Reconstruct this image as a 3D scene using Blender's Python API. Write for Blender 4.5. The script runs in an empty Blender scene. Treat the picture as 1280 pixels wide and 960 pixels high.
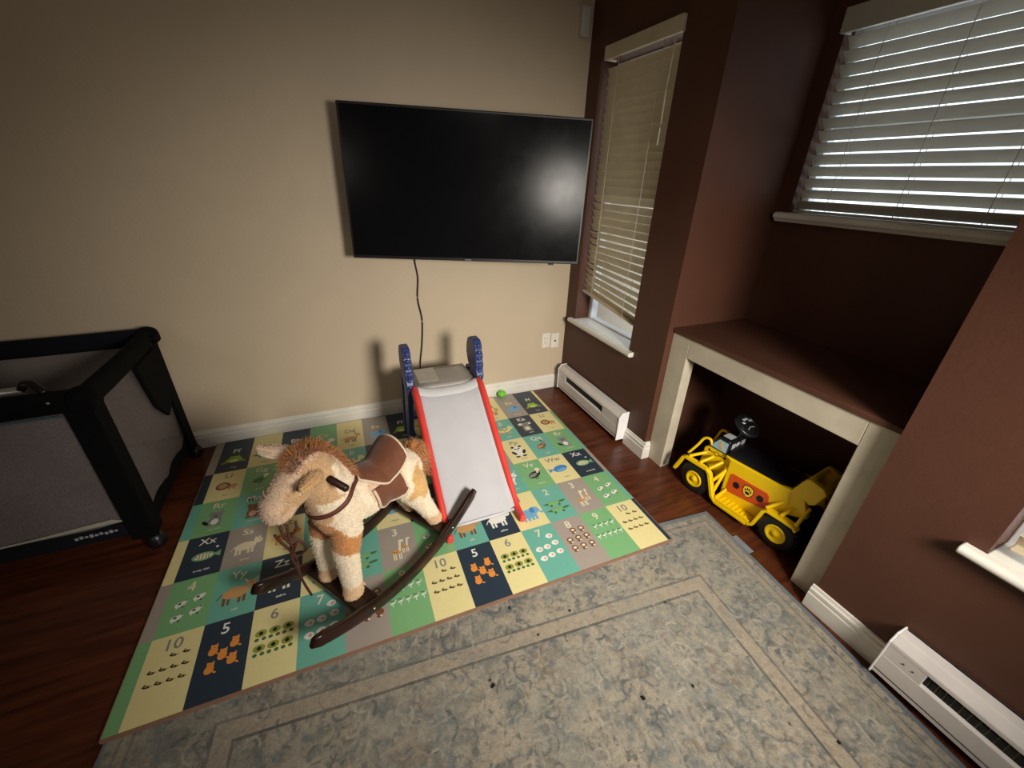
import bpy, bmesh, math, random
import numpy as np
from mathutils import Vector, Matrix
from mathutils.bvhtree import BVHTree
random.seed(7); RNG = np.random.RandomState(5)
sc = bpy.context.scene
col = sc.collection
R = math.radians

# ------------------------------------------------------------------ camera
cam_d = bpy.data.cameras.new('camera'); cam = bpy.data.objects.new('camera', cam_d); col.objects.link(cam)
cam_d.sensor_fit = 'HORIZONTAL'; cam_d.sensor_width = 36.0; cam_d.lens = 508.2/1280*36; cam_d.clip_start = .02
yaw, pitch, roll = .4147, -.4708, .0327
fwd = Vector((math.sin(yaw)*math.cos(pitch), math.cos(yaw)*math.cos(pitch), math.sin(pitch)))
rgt = Vector((math.cos(yaw), -math.sin(yaw), 0)); upv = rgt.cross(fwd)
r2 = rgt*math.cos(roll)+upv*math.sin(roll); u2 = -rgt*math.sin(roll)+upv*math.cos(roll)
m = Matrix((r2, u2, -fwd)).transposed().to_4x4(); m.translation = Vector((-1.5499, -2.5566, 1.5)); cam.matrix_world = m
sc.camera = cam

# ------------------------------------------------------------------ light and exposure
sc.view_settings.view_transform = 'Standard'; sc.view_settings.look = 'None'
sc.view_settings.gamma = 1; sc.view_settings.use_curve_mapping = False
sc.view_settings.exposure = 0.0
w = bpy.data.worlds.new('overcast_sky'); sc.world = w; w.use_nodes = True
bg = w.node_tree.nodes['Background']; bg.inputs[0].default_value = (.78, .9, 1, 1); bg.inputs[1].default_value = 2.1

def area(name, loc, target, size, power, color):
    l = bpy.data.lights.new(name, 'AREA'); l.energy = power; l.size = size; l.shape = 'DISK'; l.color = color
    o = bpy.data.objects.new(name, l); col.objects.link(o); o.location = loc
    o.rotation_euler = (Vector(target)-Vector(loc)).to_track_quat('-Z', 'Y').to_euler(); return o
key = area('lamp_behind_camera', (-.60, -3.35, 1.48), (-.72, -.75, .12), .56, 23, (1, .93, .83)); key.data.spread = R(84)
area('lamp_by_sofa', (-3.7, -3.6, 1.75), (-1.4, -.6, .2), .3, 3.3, (1, .90, .80))
area('ceiling_lamp', (-1.6, -3.6, 2.62), (-1.2, -2.2, 0), .5, 5.5, (1, .95, .90))

# ------------------------------------------------------------------ materials
def s2l(c):
    return tuple((x/12.92 if x <= .04045 else ((x+.055)/1.055)**2.4) for x in [v/255 for v in c])
def new_mat(name):
    m = bpy.data.materials.new(name); m.use_nodes = True; nt = m.node_tree
    return m, nt, nt.nodes['Principled BSDF']
def coords(nt, scale=None):
    tc = nt.nodes.new('ShaderNodeTexCoord'); mp = nt.nodes.new('ShaderNodeMapping')
    nt.links.new(tc.outputs['Object'], mp.inputs[0])
    if scale: mp.inputs['Scale'].default_value = scale
    return mp.outputs[0]
def noise(nt, vec, scale, detail=4, rough=.6):
    n = nt.nodes.new('ShaderNodeTexNoise'); n.inputs['Scale'].default_value = scale
    n.inputs['Detail'].default_value = detail; n.inputs['Roughness'].default_value = rough
    nt.links.new(vec, n.inputs['Vector']); return n.outputs['Fac']
def ramp(nt, fac, stops):
    r = nt.nodes.new('ShaderNodeValToRGB'); e = r.color_ramp.elements
    while len(e) < len(stops): e.new(.5)
    for el, (p, c) in zip(e, stops): el.position = p; el.color = (*c, 1)
    nt.links.new(fac, r.inputs[0]); return r.outputs[0]
def bump(nt, bsdf, h, strength, dist=.01):
    b = nt.nodes.new('ShaderNodeBump'); b.inputs['Strength'].default_value = strength; b.inputs['Distance'].default_value = dist
    nt.links.new(h, b.inputs['Height']); nt.links.new(b.outputs[0], bsdf.inputs['Normal'])
def mat(name, rgb, rough=.5, var=.12, scale=20, bmp=.1, bscale=80, metal=0, spec=.5, sheen=0, dist=.002):
    """sRGB 0-255 base colour, gentle procedural variation and a fine bump"""
    m, nt, b = new_mat(name); c = s2l(rgb); v = coords(nt)
    col_ = ramp(nt, noise(nt, v, scale), [(.3, tuple(x*(1-var) for x in c)), (.7, tuple(min(1, x*(1+var)) for x in c))])
    nt.links.new(col_, b.inputs['Base Color']); b.inputs['Roughness'].default_value = rough
    b.inputs['Metallic'].default_value = metal; b.inputs['Specular IOR Level'].default_value = spec
    if sheen: b.inputs['Sheen Weight'].default_value = sheen
    if bmp: bump(nt, b, noise(nt, v, bscale, 3), bmp, dist)
    return m
def attr_mat(name, rough=.5, var=.1, scale=30, bmp=.1, bscale=200, sheen=0, dist=.002, spec=.5):
    m, nt, b = new_mat(name); a = nt.nodes.new('ShaderNodeAttribute'); a.attribute_name = 'paint'
    v = coords(nt); f = ramp(nt, noise(nt, v, scale), [(.25, (1-var,)*3), (.75, (1+var,)*3)])
    mx = nt.nodes.new('ShaderNodeMix'); mx.data_type = 'RGBA'; mx.blend_type = 'MULTIPLY'; mx.inputs[0].default_value = 1
    nt.links.new(a.outputs['Color'], mx.inputs[6]); nt.links.new(f, mx.inputs[7])
    nt.links.new(mx.outputs[2], b.inputs['Base Color']); b.inputs['Roughness'].default_value = rough
    b.inputs['Specular IOR Level'].default_value = spec
    if sheen: b.inputs['Sheen Weight'].default_value = sheen; b.inputs['Sheen Roughness'].default_value = .5
    if bmp: bump(nt, b, noise(nt, v, bscale, 4), bmp, dist)
    return m

def wall_paint():
    m, nt, b = new_mat('beige_wall_paint'); v = coords(nt)
    c = s2l((204, 186, 160))
    f = ramp(nt, noise(nt, v, 1.6, 5), [(.3, tuple(x*.93 for x in c)), (.62, c), (.8, tuple(x*1.03 for x in c))])
    nt.links.new(f, b.inputs['Base Color']); b.inputs['Roughness'].default_value = .62
    bump(nt, b, noise(nt, v, 55, 3, .5), .35, .004); return m
def brown_paint():
    m, nt, b = new_mat('chocolate_wall_paint'); v = coords(nt)
    c = s2l((84, 52, 39))
    f = ramp(nt, noise(nt, v, 5, 6), [(.3, tuple(x*.92 for x in c)), (.7, tuple(x*1.06 for x in c))])
    nt.links.new(f, b.inputs['Base Color']); b.inputs['Roughness'].default_value = .52; b.inputs['Specular IOR Level'].default_value = .35
    bump(nt, b, noise(nt, v, 60, 3, .5), .25, .003); return m
def floor_mat():
    m, nt, b = new_mat('cherry_laminate'); 
    tc = nt.nodes.new('ShaderNodeTexCoord')
    br = nt.nodes.new('ShaderNodeTexBrick'); nt.links.new(tc.outputs['Object'], br.inputs[0])
    br.inputs['Scale'].default_value = 1; br.inputs['Brick Width'].default_value = 1.2; br.inputs['Row Height'].default_value = .125
    br.inputs['Mortar Size'].default_value = .0016; br.inputs['Color1'].default_value = (.55, .55, .55, 1); br.inputs['Color2'].default_value = (1, 1, 1, 1)
    br.inputs['Mortar'].default_value = (.25, .25, .25, 1); br.offset = .37
    mp = nt.nodes.new('ShaderNodeMapping'); mp.inputs['Scale'].default_value = (1.4, 16, 1); nt.links.new(tc.outputs['Object'], mp.inputs[0])
    g = ramp(nt, noise(nt, mp.outputs[0], 2.2, 8, .65), [(.28, s2l((54, 25, 15))), (.5, s2l((92, 47, 28))), (.72, s2l((114, 62, 38)))])
    mx = nt.nodes.new('ShaderNodeMix'); mx.data_type = 'RGBA'; mx.blend_type = 'MULTIPLY'; mx.inputs[0].default_value = .55
    nt.links.new(g, mx.inputs[6]); nt.links.new(br.outputs['Color'], mx.inputs[7]); nt.links.new(mx.outputs[2], b.inputs['Base Color'])
    b.inputs['Roughness'].default_value = .3; bump(nt, b, br.outputs['Fac'], -.3, .002); return m
def glass_mat():
    m, nt, b = new_mat('window_glass'); out = nt.nodes['Material Output']
    t = nt.nodes.new('ShaderNodeBsdfTransparent'); g = nt.nodes.new('ShaderNodeBsdfGlossy'); g.inputs['Roughness'].default_value = .03
    mx = nt.nodes.new('ShaderNodeMixShader'); mx.inputs[0].default_value = .06
    nt.links.new(t.outputs[0], mx.inputs[1]); nt.links.new(g.outputs[0], mx.inputs[2]); nt.links.new(mx.outputs[0], out.inputs[0]); return m
def net_mat():
    m, nt, b = new_mat('playpen_netting'); out = nt.nodes['Material Output']
    c = coords(nt, (1, 1, 1)); v = nt.nodes.new('ShaderNodeTexVoronoi'); v.inputs['Scale'].default_value = 260; nt.links.new(c, v.inputs['Vector'])
    t = nt.nodes.new('ShaderNodeBsdfTransparent'); mx = nt.nodes.new('ShaderNodeMixShader')
    mt = nt.nodes.new('ShaderNodeMapRange'); mt.inputs[1].default_value = .1; mt.inputs[2].default_value = .6
    mt.inputs[3].default_value = .35; mt.inputs[4].default_value = .75
    nt.links.new(v.outputs['Distance'], mt.inputs[0]); nt.links.new(mt.outputs[0], mx.inputs[0])
    b.inputs['Base Color'].default_value = (*s2l((128, 120, 120)), 1); b.inputs['Roughness'].default_value = .8
    nt.links.new(t.outputs[0], mx.inputs[1]); nt.links.new(b.outputs[0], mx.inputs[2]); nt.links.new(mx.outputs[0], out.inputs[0]); return m

M = dict(
 beige=wall_paint(), brown=brown_paint(), floor=floor_mat(), glass=glass_mat(), net=net_mat(),
 ceil=mat('ceiling_paint', (225, 218, 205), .8), trim=mat('white_trim_paint', (226, 222, 212), .4, .05, 12, .05, 60),
 frame=mat('cream_surround_paint', (196, 186, 166), .42, .1, 9, .12, 50),
 slat=mat('cream_slat', (206, 192, 164), .45, .08, 9, .08, 60), slat2=mat('ivory_slat', (188, 182, 168), .4, .06, 9, .08, 60),
 vinyl=mat('white_vinyl', (232, 234, 236), .35, .03), cord=mat('ivory_cord', (214, 206, 190), .7, .05),
 heater=mat('heater_enamel', (220, 214, 210), .35, .05, 15, .05), heater_cap=mat('heater_cap_enamel', (240, 240, 240), .35, .03),
 fin=mat('heater_fins', (92, 88, 84), .45, .35, 60, .3, 120, .6), dark=mat('dark_cavity', (22, 20, 20), .7, .2),
 tvbody=mat('tv_plastic', (20, 20, 21), .38, .1, 30, .05), tvlogo=mat('silver_logo', (150, 150, 150), .3, .02, metal=.8),
 screen=None, blackcord=mat('black_cable', (26, 22, 20), .5), plate=mat('outlet_plate', (232, 226, 214), .35, .04),
 hole=mat('outlet_slots', (46, 42, 40), .5), sensor=mat('sensor_plastic', (206, 204, 196), .4, .03),
 blue=mat('blue_plastic', (48, 62, 116), .38, .08, 20, .05), red=mat('red_plastic', (216, 66, 58), .36, .06, 20, .05),
 greyp=mat('grey_plastic', (188, 188, 192), .42, .03, 12, .03), greyd=mat('grey_deck_plastic', (168, 162, 154), .45, .04), palep=mat('pale_grip', (190, 182, 168), .55, .06),
 wood=mat('dark_stained_wood', (40, 21, 16), .28, .3, 14, .05, 60), dowel=mat('dark_dowel', (44, 20, 16), .35, .2),
 leather=mat('brown_felt', (108, 60, 34), .75, .12, 40, .3, 300, sheen=.3), strap=mat('reddish_strap', (98, 46, 34), .55, .15, 60, .2, 200),
 piping=mat('cream_piping', (216, 196, 170), .8, .06, 90, .5, 400), rein=mat('brown_rein', (72, 38, 28), .6, .15),
 fur=attr_mat('plush', .95, .14, 60, .6, 420, .4, .003, .1), screw=mat('metal_screw', (190, 184, 176), .3, .02, metal=.9),
 yellow=mat('yellow_plastic', (246, 205, 10), .36, .04, 20, .04), tyre=mat('black_rubber', (24, 23, 23), .6, .2, 40, .2), orange=mat('orange_sticker', (216, 82, 28), .4, .06),
 blk=mat('black_plastic', (22, 22, 24), .34, .1), sky=mat('pale_blue_sticker', (156, 190, 210), .4, .1, 50), palegrey=mat('pale_grey_sticker', (186, 188, 190), .4, .06),
 badge=mat('badge_yellow', (250, 208, 40), .4, .03), sand=mat('sand_sticker', (206, 178, 120), .4, .1),
 penfab=mat('black_pen_fabric', (9, 9, 11), .9, .2, 60, .4, 300, spec=.15), pennavy=mat('navy_pen_fabric', (19, 20, 28), .9, .2, 40, .4, 300, spec=.2), teal=mat('teal_piping', (40, 76, 86), .7), 
 tube=mat('grey_tube', (150, 148, 146), .3, .05, metal=.5), padp=mat('pink_grey_liner', (120, 96, 92), .85, .25, 30, .3, 90), liner=mat('pale_liner', (176, 172, 156), .8, .15, 30), text=mat('pale_stitching', (170, 170, 180), .6),
 green=mat('lime_plastic', (112, 206, 60), .35, .05), print=attr_mat('printed_foam', .38, .03, 60, .12, 120, 0, .001), matside=mat('foam_edge', (146, 112, 92), .7, .1), 
 rug=attr_mat('faded_rug_pile', .95, .26, 190, .7, 500, .15, .003, .15), rugside=mat('rug_binding', (120, 126, 132), .9, .15), pad=mat('grey_rug_pad', (126, 134, 142), .9, .1),
)
def screen_mat():
    m, nt, b = new_mat('tv_screen'); v = coords(nt)
    b.inputs['Base Color'].default_value = (.006, .006, .007, 1)
    r = nt.nodes.new('ShaderNodeMapRange'); n = noise(nt, v, 5, 9, .72); nt.links.new(n, r.inputs[0])
    r.inputs[1].default_value = .35; r.inputs[2].default_value = .75; r.inputs[3].default_value = .17; r.inputs[4].default_value = .24
    nt.links.new(r.outputs[0], b.inputs['Roughness']); b.inputs['Specular IOR Level'].default_value = .11; return m
M['screen'] = screen_mat()

# ------------------------------------------------------------------ mesh builder
class MB:
    def __init__(s): s.v = []; s.f = []; s.m = []; s.c = []; s.sm = []
    def add(s, vs, fs, mi=0, c=None, smooth=True):
        o = len(s.v); s.v += [tuple(v) for v in vs]
        for f in fs: s.f.append(tuple(i+o for i in f)); s.m.append(mi); s.c.append(c); s.sm.append(smooth)
        return s
    def box(s, a, b, mi=0, c=None, rot=None, org=None):
        x0, y0, z0 = a; x1, y1, z1 = b
        vs = [(x0,y0,z0),(x1,y0,z0),(x1,y1,z0),(x0,y1,z0),(x0,y0,z1),(x1,y0,z1),(x1,y1,z1),(x0,y1,z1)]
        if rot is not None:
            o = Vector(org or ((x0+x1)/2, (y0+y1)/2, (z0+z1)/2)); vs = [o+rot@(Vector(v)-o) for v in vs]
        return s.add(vs, [(0,3,2,1),(4,5,6,7),(0,1,5,4),(1,2,6,5),(2,3,7,6),(3,0,4,7)], mi, c, False)
    def ell(s, ctr, r, mi=0, c=None, rot=None, n=20, k=12):
        vs = []; fs = []; ctr = Vector(ctr); rot = rot or Matrix.Identity(3)
        for i in range(k+1):
            t = math.pi*i/k
            for j in range(n):
                a = 2*math.pi*j/n; vs.append(ctr+rot@Vector((r[0]*math.sin(t)*math.cos(a), r[1]*math.sin(t)*math.sin(a), r[2]*math.cos(t))))
        for i in range(k):
            for j in range(n): fs.append((i*n+j, (i+1)*n+j, (i+1)*n+(j+1) % n, i*n+(j+1) % n))
        return s.add(vs, fs, mi, c)
    def sweep(s, pts, prof, mi=0, c=None, closed=False, up=(0,0,1), scales=None, smooth=True, caps=True):
        """prof: list of (side, up) offsets; swept along pts"""
        pts = [Vector(p) for p in pts]; n = len(pts); k = len(prof); vs = []; up = Vector(up)
        for i, p in enumerate(pts):
            if closed: d = pts[(i+1) % n]-pts[i-1]
            else: d = pts[min(i+1, n-1)]-pts[max(i-1, 0)]
            d.normalize(); sd = d.cross(up)
            if sd.length < 1e-4: sd = d.cross(Vector((1, 0, 0)))
            sd.normalize(); u = sd.cross(d); sc_ = scales[i] if scales else 1
            for a, b in prof: vs.append(p+sd*a*sc_+u*b*sc_)
        fs = []
        for i in range(n if closed else n-1):
            for j in range(k): fs.append((i*k+j, i*k+(j+1) % k, ((i+1) % n)*k+(j+1) % k, ((i+1) % n)*k+j))
        s.add(vs, fs, mi, c, smooth)
        if caps and not closed:
            o = len(s.v)-len(vs)
            s.f.append(tuple(o+j for j in reversed(range(k)))); s.m.append(mi); s.c.append(c); s.sm.append(False)
            s.f.append(tuple(o+(n-1)*k+j for j in range(k))); s.m.append(mi); s.c.append(c); s.sm.append(False)
        return s
    def tube(s, pts, r, mi=0, c=None, closed=False, n=10, scales=None, ry=None):
        ry = ry or r
        return s.sweep(pts, [(r*math.cos(2*math.pi*j/n), ry*math.sin(2*math.pi*j/n)) for j in range(n)], mi, c, closed, scales=scales)
    def prism(s, poly, h, fn, mi=0, c=None, smooth=False):
        """poly: 2-D points, h: (a, b) extents along the third axis, fn(p, q, t) -> 3-D"""
        n = len(poly); vs = [fn(p, q, h[0]) for p, q in poly]+[fn(p, q, h[1]) for p, q in poly]
        fs = [tuple(range(n)), tuple(range(2*n-1, n-1, -1))]+[(i, i+n, (i+1) % n+n, (i+1) % n) for i in range(n)]
        return s.add(vs, fs, mi, c, smooth)
    def lathe(s, prof, ctr, axis, mi=0, c=None, n=32):
        """prof: (radius, height along axis)"""
        q = Vector((0,0,1)).rotation_difference(Vector(axis)).to_matrix(); ctr = Vector(ctr); vs = []; fs = []; k = len(prof)
        for j in range(n):
            a = 2*math.pi*j/n
            for r, h in prof: vs.append(ctr+q@Vector((r*math.cos(a), r*math.sin(a), h)))
        for j in range(n):
            for i in range(k-1): fs.append((j*k+i, ((j+1) % n)*k+i, ((j+1) % n)*k+i+1, j*k+i+1))
        return s.add(vs, fs, mi, c)
    def grid(s, P, mi=0, c=None, closed_u=False):
        nu = len(P); nv = len(P[0]); fs = []
        for i in range(nu if closed_u else nu-1):
            for j in range(nv-1): fs.append((i*nv+j, ((i+1) % nu)*nv+j, ((i+1) % nu)*nv+j+1, i*nv+j+1))
        return s.add([p for r_ in P for p in r_], fs, mi, c)
    def build(s, name, mats, parent=None, bevel=0, segs=2, fix=True, solid=0):
        me = bpy.data.meshes.new(name); me.from_pydata([tuple(v) for v in s.v], [], s.f)
        for m_ in (mats if isinstance(mats, (list, tuple)) else [mats]): me.materials.append(m_)
        me.polygons.foreach_set('material_index', s.m); me.polygons.foreach_set('use_smooth', s.sm)
        if any(c is not None for c in s.c):
            at = me.color_attributes.new('paint', 'FLOAT_COLOR', 'CORNER'); arr = []
            for c, f in zip(s.c, s.f): arr += [*(c or (.5, .5, .5)), 1]*len(f)
            at.data.foreach_set('color', arr)
        me.update()
        if fix:
            bm = bmesh.new(); bm.from_mesh(me); bmesh.ops.recalc_face_normals(bm, faces=bm.faces); bm.to_mesh(me); bm.free()
        o = bpy.data.objects.new(name, me); col.objects.link(o)
        if parent is not None: o.parent = parent
        if solid:
            sm = o.modifiers.new('thickness', 'SOLIDIFY'); sm.thickness = solid; sm.offset = 0
        if bevel:
            b = o.modifiers.new('bevel', 'BEVEL'); b.width = bevel; b.segments = segs; b.limit_method = 'ANGLE'; b.angle_limit = R(35); b.harden_normals = False
        return o
def thing(name, label, cat, loc=(0,0,0), rotz=0, group=None):
    o = bpy.data.objects.new(name, None); col.objects.link(o); o.location = loc; o.rotation_euler = (0,0,rotz); o.empty_display_size = .05
    o['label'] = label; o['category'] = cat
    if group: o['group'] = group
    return o
def tag(o, label, cat, group=None):
    o['label'] = label; o['category'] = cat
    if group: o['group'] = group
    return o
def struct(o, label=None):
    o['kind'] = 'structure'
    if label: o['label'] = label
    return o
def offset_to(o_mesh, loc):
    """move a mesh object's origin to loc, keeping geometry where it is"""
    o_mesh.data.transform(Matrix.Translation(-Vector(loc))); o_mesh.location = loc; return o_mesh
def smooth_path(pts, n=8):
    """Catmull-Rom"""
    P = [Vector(p) for p in pts]; P = [P[0]*2-P[1]]+P+[P[-1]*2-P[-2]]; out = []
    for i in range(1, len(P)-2):
        for j in range(n):
            t = j/n; a, b, c, d = P[i-1:i+3]
            out.append(.5*((2*b)+(c-a)*t+(2*a-5*b+4*c-d)*t*t+(3*b-a-3*c+d)*t**3))
    out.append(P[-2]); return out
_tc = {}
def text_geo(txt, size=1.0):
    """filled lettering as (verts 2-D, faces), origin at its centre"""
    if txt not in _tc:
        cu = bpy.data.curves.new('lettering', 'FONT'); cu.body = txt; cu.align_x = 'CENTER'; cu.align_y = 'CENTER'; cu.resolution_u = 3; cu.offset = .012
        o = bpy.data.objects.new('lettering', cu); col.objects.link(o); dg = bpy.context.evaluated_depsgraph_get(); dg.update()
        me = o.evaluated_get(dg).to_mesh(); _tc[txt] = ([(v.co.x, v.co.y) for v in me.vertices], [tuple(p.vertices) for p in me.polygons])
        o.evaluated_get(dg).to_mesh_clear(); bpy.data.objects.remove(o); bpy.data.curves.remove(cu)
    v, f = _tc[txt]; return [(x*size, y*size) for x, y in v], f

# ------------------------------------------------------------------ room shell
Y1, YA, YB, Y2 = -1.031, -1.150, -1.959, -2.062   # pier 1 end, surround opening, pier 2 start
ND = .5435; CH = 2.7
XL, YF = -5.2, -5.6
o = MB().box((XL-.1, YF-.1, -.1), (.75, .1, 0)).build('floor', M['floor']); struct(o)
o = MB().box((XL-.1, YF-.1, CH), (.75, .1, CH+.1)).build('ceiling', M['ceil']); struct(o)
o = MB().box((XL-.1, 0, 0), (.75, .1, CH)).build('wall_back', M['beige']); struct(o)
o = MB().box((XL-.1, YF, 0), (XL, 0, CH)).build('wall_left', M['beige']); struct(o)
o = MB().box((XL-.1, YF-.1, 0), (.75, YF, CH)).build('wall_front', M['beige']); struct(o)
def wall_with_hole(mb, x0, x1, ya, yb, h0, h1, z0, z1, ztop=CH, zbot=0):
    mb.box((x0, ya, zbot), (x1, h0, ztop)); mb.box((x0, h1, zbot), (x1, yb, ztop))
    mb.box((x0, h0, zbot), (x1, h1, z0)); mb.box((x0, h0, z1), (x1, h1, ztop))
W1 = (-.757, -.128, .575, 2.09); W2 = (-2.0, -1.100, 1.360, 2.10); W3 = (-3.05, -2.350, .582, 2.09)
wr = MB()
wall_with_hole(wr, 0, .16, Y1, 0, *W1)
wr.box((.16, Y1, 0), (.66, Y1+.10, CH))                       # niche side wall
wall_with_hole(wr, ND, .66, Y2-.1, Y1, *W2)
wr.box((.16, Y2-.10, 0), (.66, Y2, CH))
wall_with_hole(wr, 0, .16, YF, Y2, *W3)
o = wr.build('wall_right', M['brown'], fix=False); struct(o, 'chocolate brown wall with two piers and a recess between')
# ledge over the recess and its cream surround
o = MB().box((.030, Y2, .803), (ND, Y1, .826)).build('trim_1', M['brown'], bevel=.004); struct(o, 'dark brown ledge board above the cream surround')
s_ = MB(); FX0, FX1 = .040, .078
s_.box((FX0, YA, 0), (FX1, Y1, .803)); s_.box((FX0, Y2, 0), (FX1, YB, .803)); s_.box((FX0, YB, .698), (FX1, YA, .803))
s_.box((FX1, YA+.004, 0), (FX1+.03, YA+.02, .698))
o = s_.build('trim_2', M['frame'], bevel=.003); struct(o, 'cream painted surround framing the low dark recess')

# baseboards: stepped profile (depth, height)
BP = [(0, 0), (.016, 0), (.016, .068), (.012, .074), (.014, .080), (.014, .092), (.008, .098), (.006, .108), (0, .110)]
def baseboard(name, p0, p1, nrm, wrap=None):
    mb = MB(); p0 = Vector(p0); p1 = Vector(p1); nrm = Vector(nrm); k = len(BP)
    vs = [p+nrm*a+Vector((0,0,b)) for p in (p0, p1) for a, b in BP]
    mb.add(vs, [tuple(range(k)), tuple(range(2*k-1, k-1, -1))]+[(i, i+k, i+1+k, i+1) for i in range(k-1)]+[(k-1, 2*k-1, k, 0)], 0, None, False)
    if wrap: 
        for q0, q1, n2 in wrap:
            q0 = Vector(q0); q1 = Vector(q1); n2 = Vector(n2)
            vs = [p+n2*a+Vector((0,0,b)) for p in (q0, q1) for a, b in BP]
            mb.add(vs, [tuple(range(k)), tuple(range(2*k-1, k-1, -1))]+[(i, i+k, i+1+k, i+1) for i in range(k-1)]+[(k-1, 2*k-1, k, 0)], 0, None, False)
    return struct(mb.build(name, M['trim']))
baseboard('baseboard_back', (XL, 0, 0), (-.0, 0, 0), (0, -1, 0))
baseboard('baseboard_right', (0, -.86, 0), (0, Y1-.016, 0), (-1, 0, 0), [((0, Y1, 0), (.038, Y1, 0), (0, -1, 0)), ((0, -.02, 0), (0, -.075, 0), (-1, 0, 0)), ((0, Y2+.012, 0), (0, -2.31, 0), (-1, 0, 0)), ((0, -3.45, 0), (0, YF, 0), (-1, 0, 0))])
baseboard('baseboard_left', (XL, YF, 0), (XL, 0, 0), (1, 0, 0))
baseboard('baseboard_front', (XL, YF, 0), (0, YF, 0), (0, 1, 0))

# windows: vinyl frame, pane, sill
def window(n, hole, xf, xin, sill_x, sy0, sy1, sz, th=.030):
    y0, y1, z0, z1 = hole; fw = .035
    fr = MB(); fr.box((xf, y0, z0), (xf+.05, y0+fw, z1)); fr.box((xf, y1-fw, z0), (xf+.05, y1, z1))
    fr.box((xf, y0+fw, z0), (xf+.05, y1-fw, z0+fw)); fr.box((xf, y0+fw, z1-fw), (xf+.05, y1-fw, z1))
    zm = (z0+z1)/2; fr.box((xf+.01, y0+fw, zm-.014), (xf+.045, y1-fw, zm+.014))
    o = struct(fr.build('window_%d' % n, M['vinyl'], bevel=.004))
    MB().box((xf+.024, y0+fw, z0+fw), (xf+.028, y1-fw, z1-fw)).build('window_pane', M['glass'], o)
    sl = MB(); r_ = .016     # bull-nosed sill board
    prof = [(xf, sz-th), (sill_x+r_+.004, sz-th)]+[(sill_x+r_-r_*math.sin(a), sz-.015-.015*math.cos(a)) for a in [R(q) for q in range(15, 180, 15)]]+[(sill_x+r_, sz), (xf, sz)]
    # wide nose outside the wall face, narrower tongue inside the reveal
    nose = [(xin, sz-th)]+prof[1:-1]+[(xin, sz)]
    sl.prism(nose, (sy0, sy1), lambda p, q, t: (p, t, q)); sl.box((xin, y0, sz-.028), (xf, y1, sz))
    sl.build('window_sill', M['trim'], o, bevel=.004)
    return o
window(1, W1, .110, 0, -.040, -.805, -.085, .600)
window(2, W2, ND+.060, ND, ND-.055, -2.055, -1.058, 1.385, .042)
window(3, W3, .110, 0, -.040, -3.12, -2.305, .607)

# ------------------------------------------------------------------ venetian blinds
def blind(label, x, ya, yb, ztop, zbot, pitch_, tilts, m_slat, valance, cords, tilt_bottom=0, lip=.02, width=.048, group=None):
    """ya > yb.  slats lie along y, room side is -x"""
    root = thing('window_blind', label, 'blind', (x, (ya+yb)/2, zbot), 0, group)
    P = Matrix.Translation(-Vector(root.location))
    va, vb, vz0, vz1, vx = valance
    v = MB().box((vx, vb, vz0), (vx+.022, va, vz1)); v.box((vx+.022, va-.012, vz0), (x+.012, va, vz1)); v.box((vx+.022, vb, vz0), (x+.012, vb+.012, vz1))
    o = v.build('valance', m_slat, root, bevel=.003); o.data.transform(P)
    s = MB(); n = int((ztop-zbot)/pitch_)
    for i in range(n):
        f = i/(n-1); z = zbot+(i+.6)*pitch_; tl = tilts(f, i); dz = tilt_bottom*max(0, 1-i/7.0)
        jit = (random.random()-.5)*.05
        ct, st = math.cos(tl+jit), math.sin(tl+jit); prof = []
        for j in range(7):      # slightly crowned slat section; u runs from room edge to outer edge
            u = (j/6-.5)*width; cr = .0022*(1-(2*j/6-1)**2); prof.append((u, cr))
        sec = prof+[(u, c-.0028) for u, c in reversed(prof)]
        rows = []
        for yy, e in ((ya, 1), (yb, -1)):
            rows.append([(x+u*ct-c*st, yy+(random.random()-.5)*.003, z+dz*e+u*st+c*ct) for u, c in sec])
        k = len(sec); s.add(rows[0]+rows[1], [(j, j+k, (j+1) % k+k, (j+1) % k) for j in range(k)]+[tuple(range(k)), tuple(range(2*k-1, k-1, -1))], 0, None, False)
    o = s.build('slats', m_slat, root); o.data.transform(P)
    br = MB(); zb = zbot; e = tilt_bottom
    vs = [(x+dx, yy, zb+dz+(e if yy == ya else -e)) for yy in (ya, yb) for dx, dz in ((-.024, -.005), (.024, -.005), (.024, .005), (-.024, .005))]
    br.add(vs, [(0,1,2,3),(7,6,5,4),(0,4,5,1),(1,5,6,2),(2,6,7,3),(3,7,4,0)], 0, None, False)
    o = br.build('bottom_rail', m_slat, root, bevel=.003); o.data.transform(P)
    for yc in cords:
        f = (yc-yb)/(ya-yb); cm = MB(); zz = zb+(2*f-1)*e
        for dx in (-.020, .020):
            cm.tube([(x+dx, yc, zz), (x+dx, yc, ztop+.03)], .0016, n=6)
        o = cm.build('ladder_cord', M['cord'], root); o.data.transform(P)
    return root
b1 = blind('cream venetian blind hanging askew on the narrow window beside the television', .045, -.150, -.722, 2.065, .775, .0425,
      lambda f, i: -R(76) if f > .5 else -R(58+8*math.sin(i*1.3)), M['slat'], (-.186, -.766, 2.080, 2.142, -.022), (-.26, -.61), .034)
b2 = blind('ivory venetian blind with wide slats on the window above the brown ledge', ND+.026, -1.112, -1.99, 2.075, 1.393, .0475,
      lambda f, i: -R(50), M['slat2'], (-1.092, -2.0, 2.066, 2.15, ND-.024), (-1.26, -1.53, -1.80))
b3 = blind('cream venetian blind on the low window at the right edge of the picture', .045, -2.372, -3.03, 2.065, .64, .0425,
      lambda f, i: -R(60), M['slat'], (-2.34, -3.06, 2.080, 2.142, -.022), (-2.5, -2.9))
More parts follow.
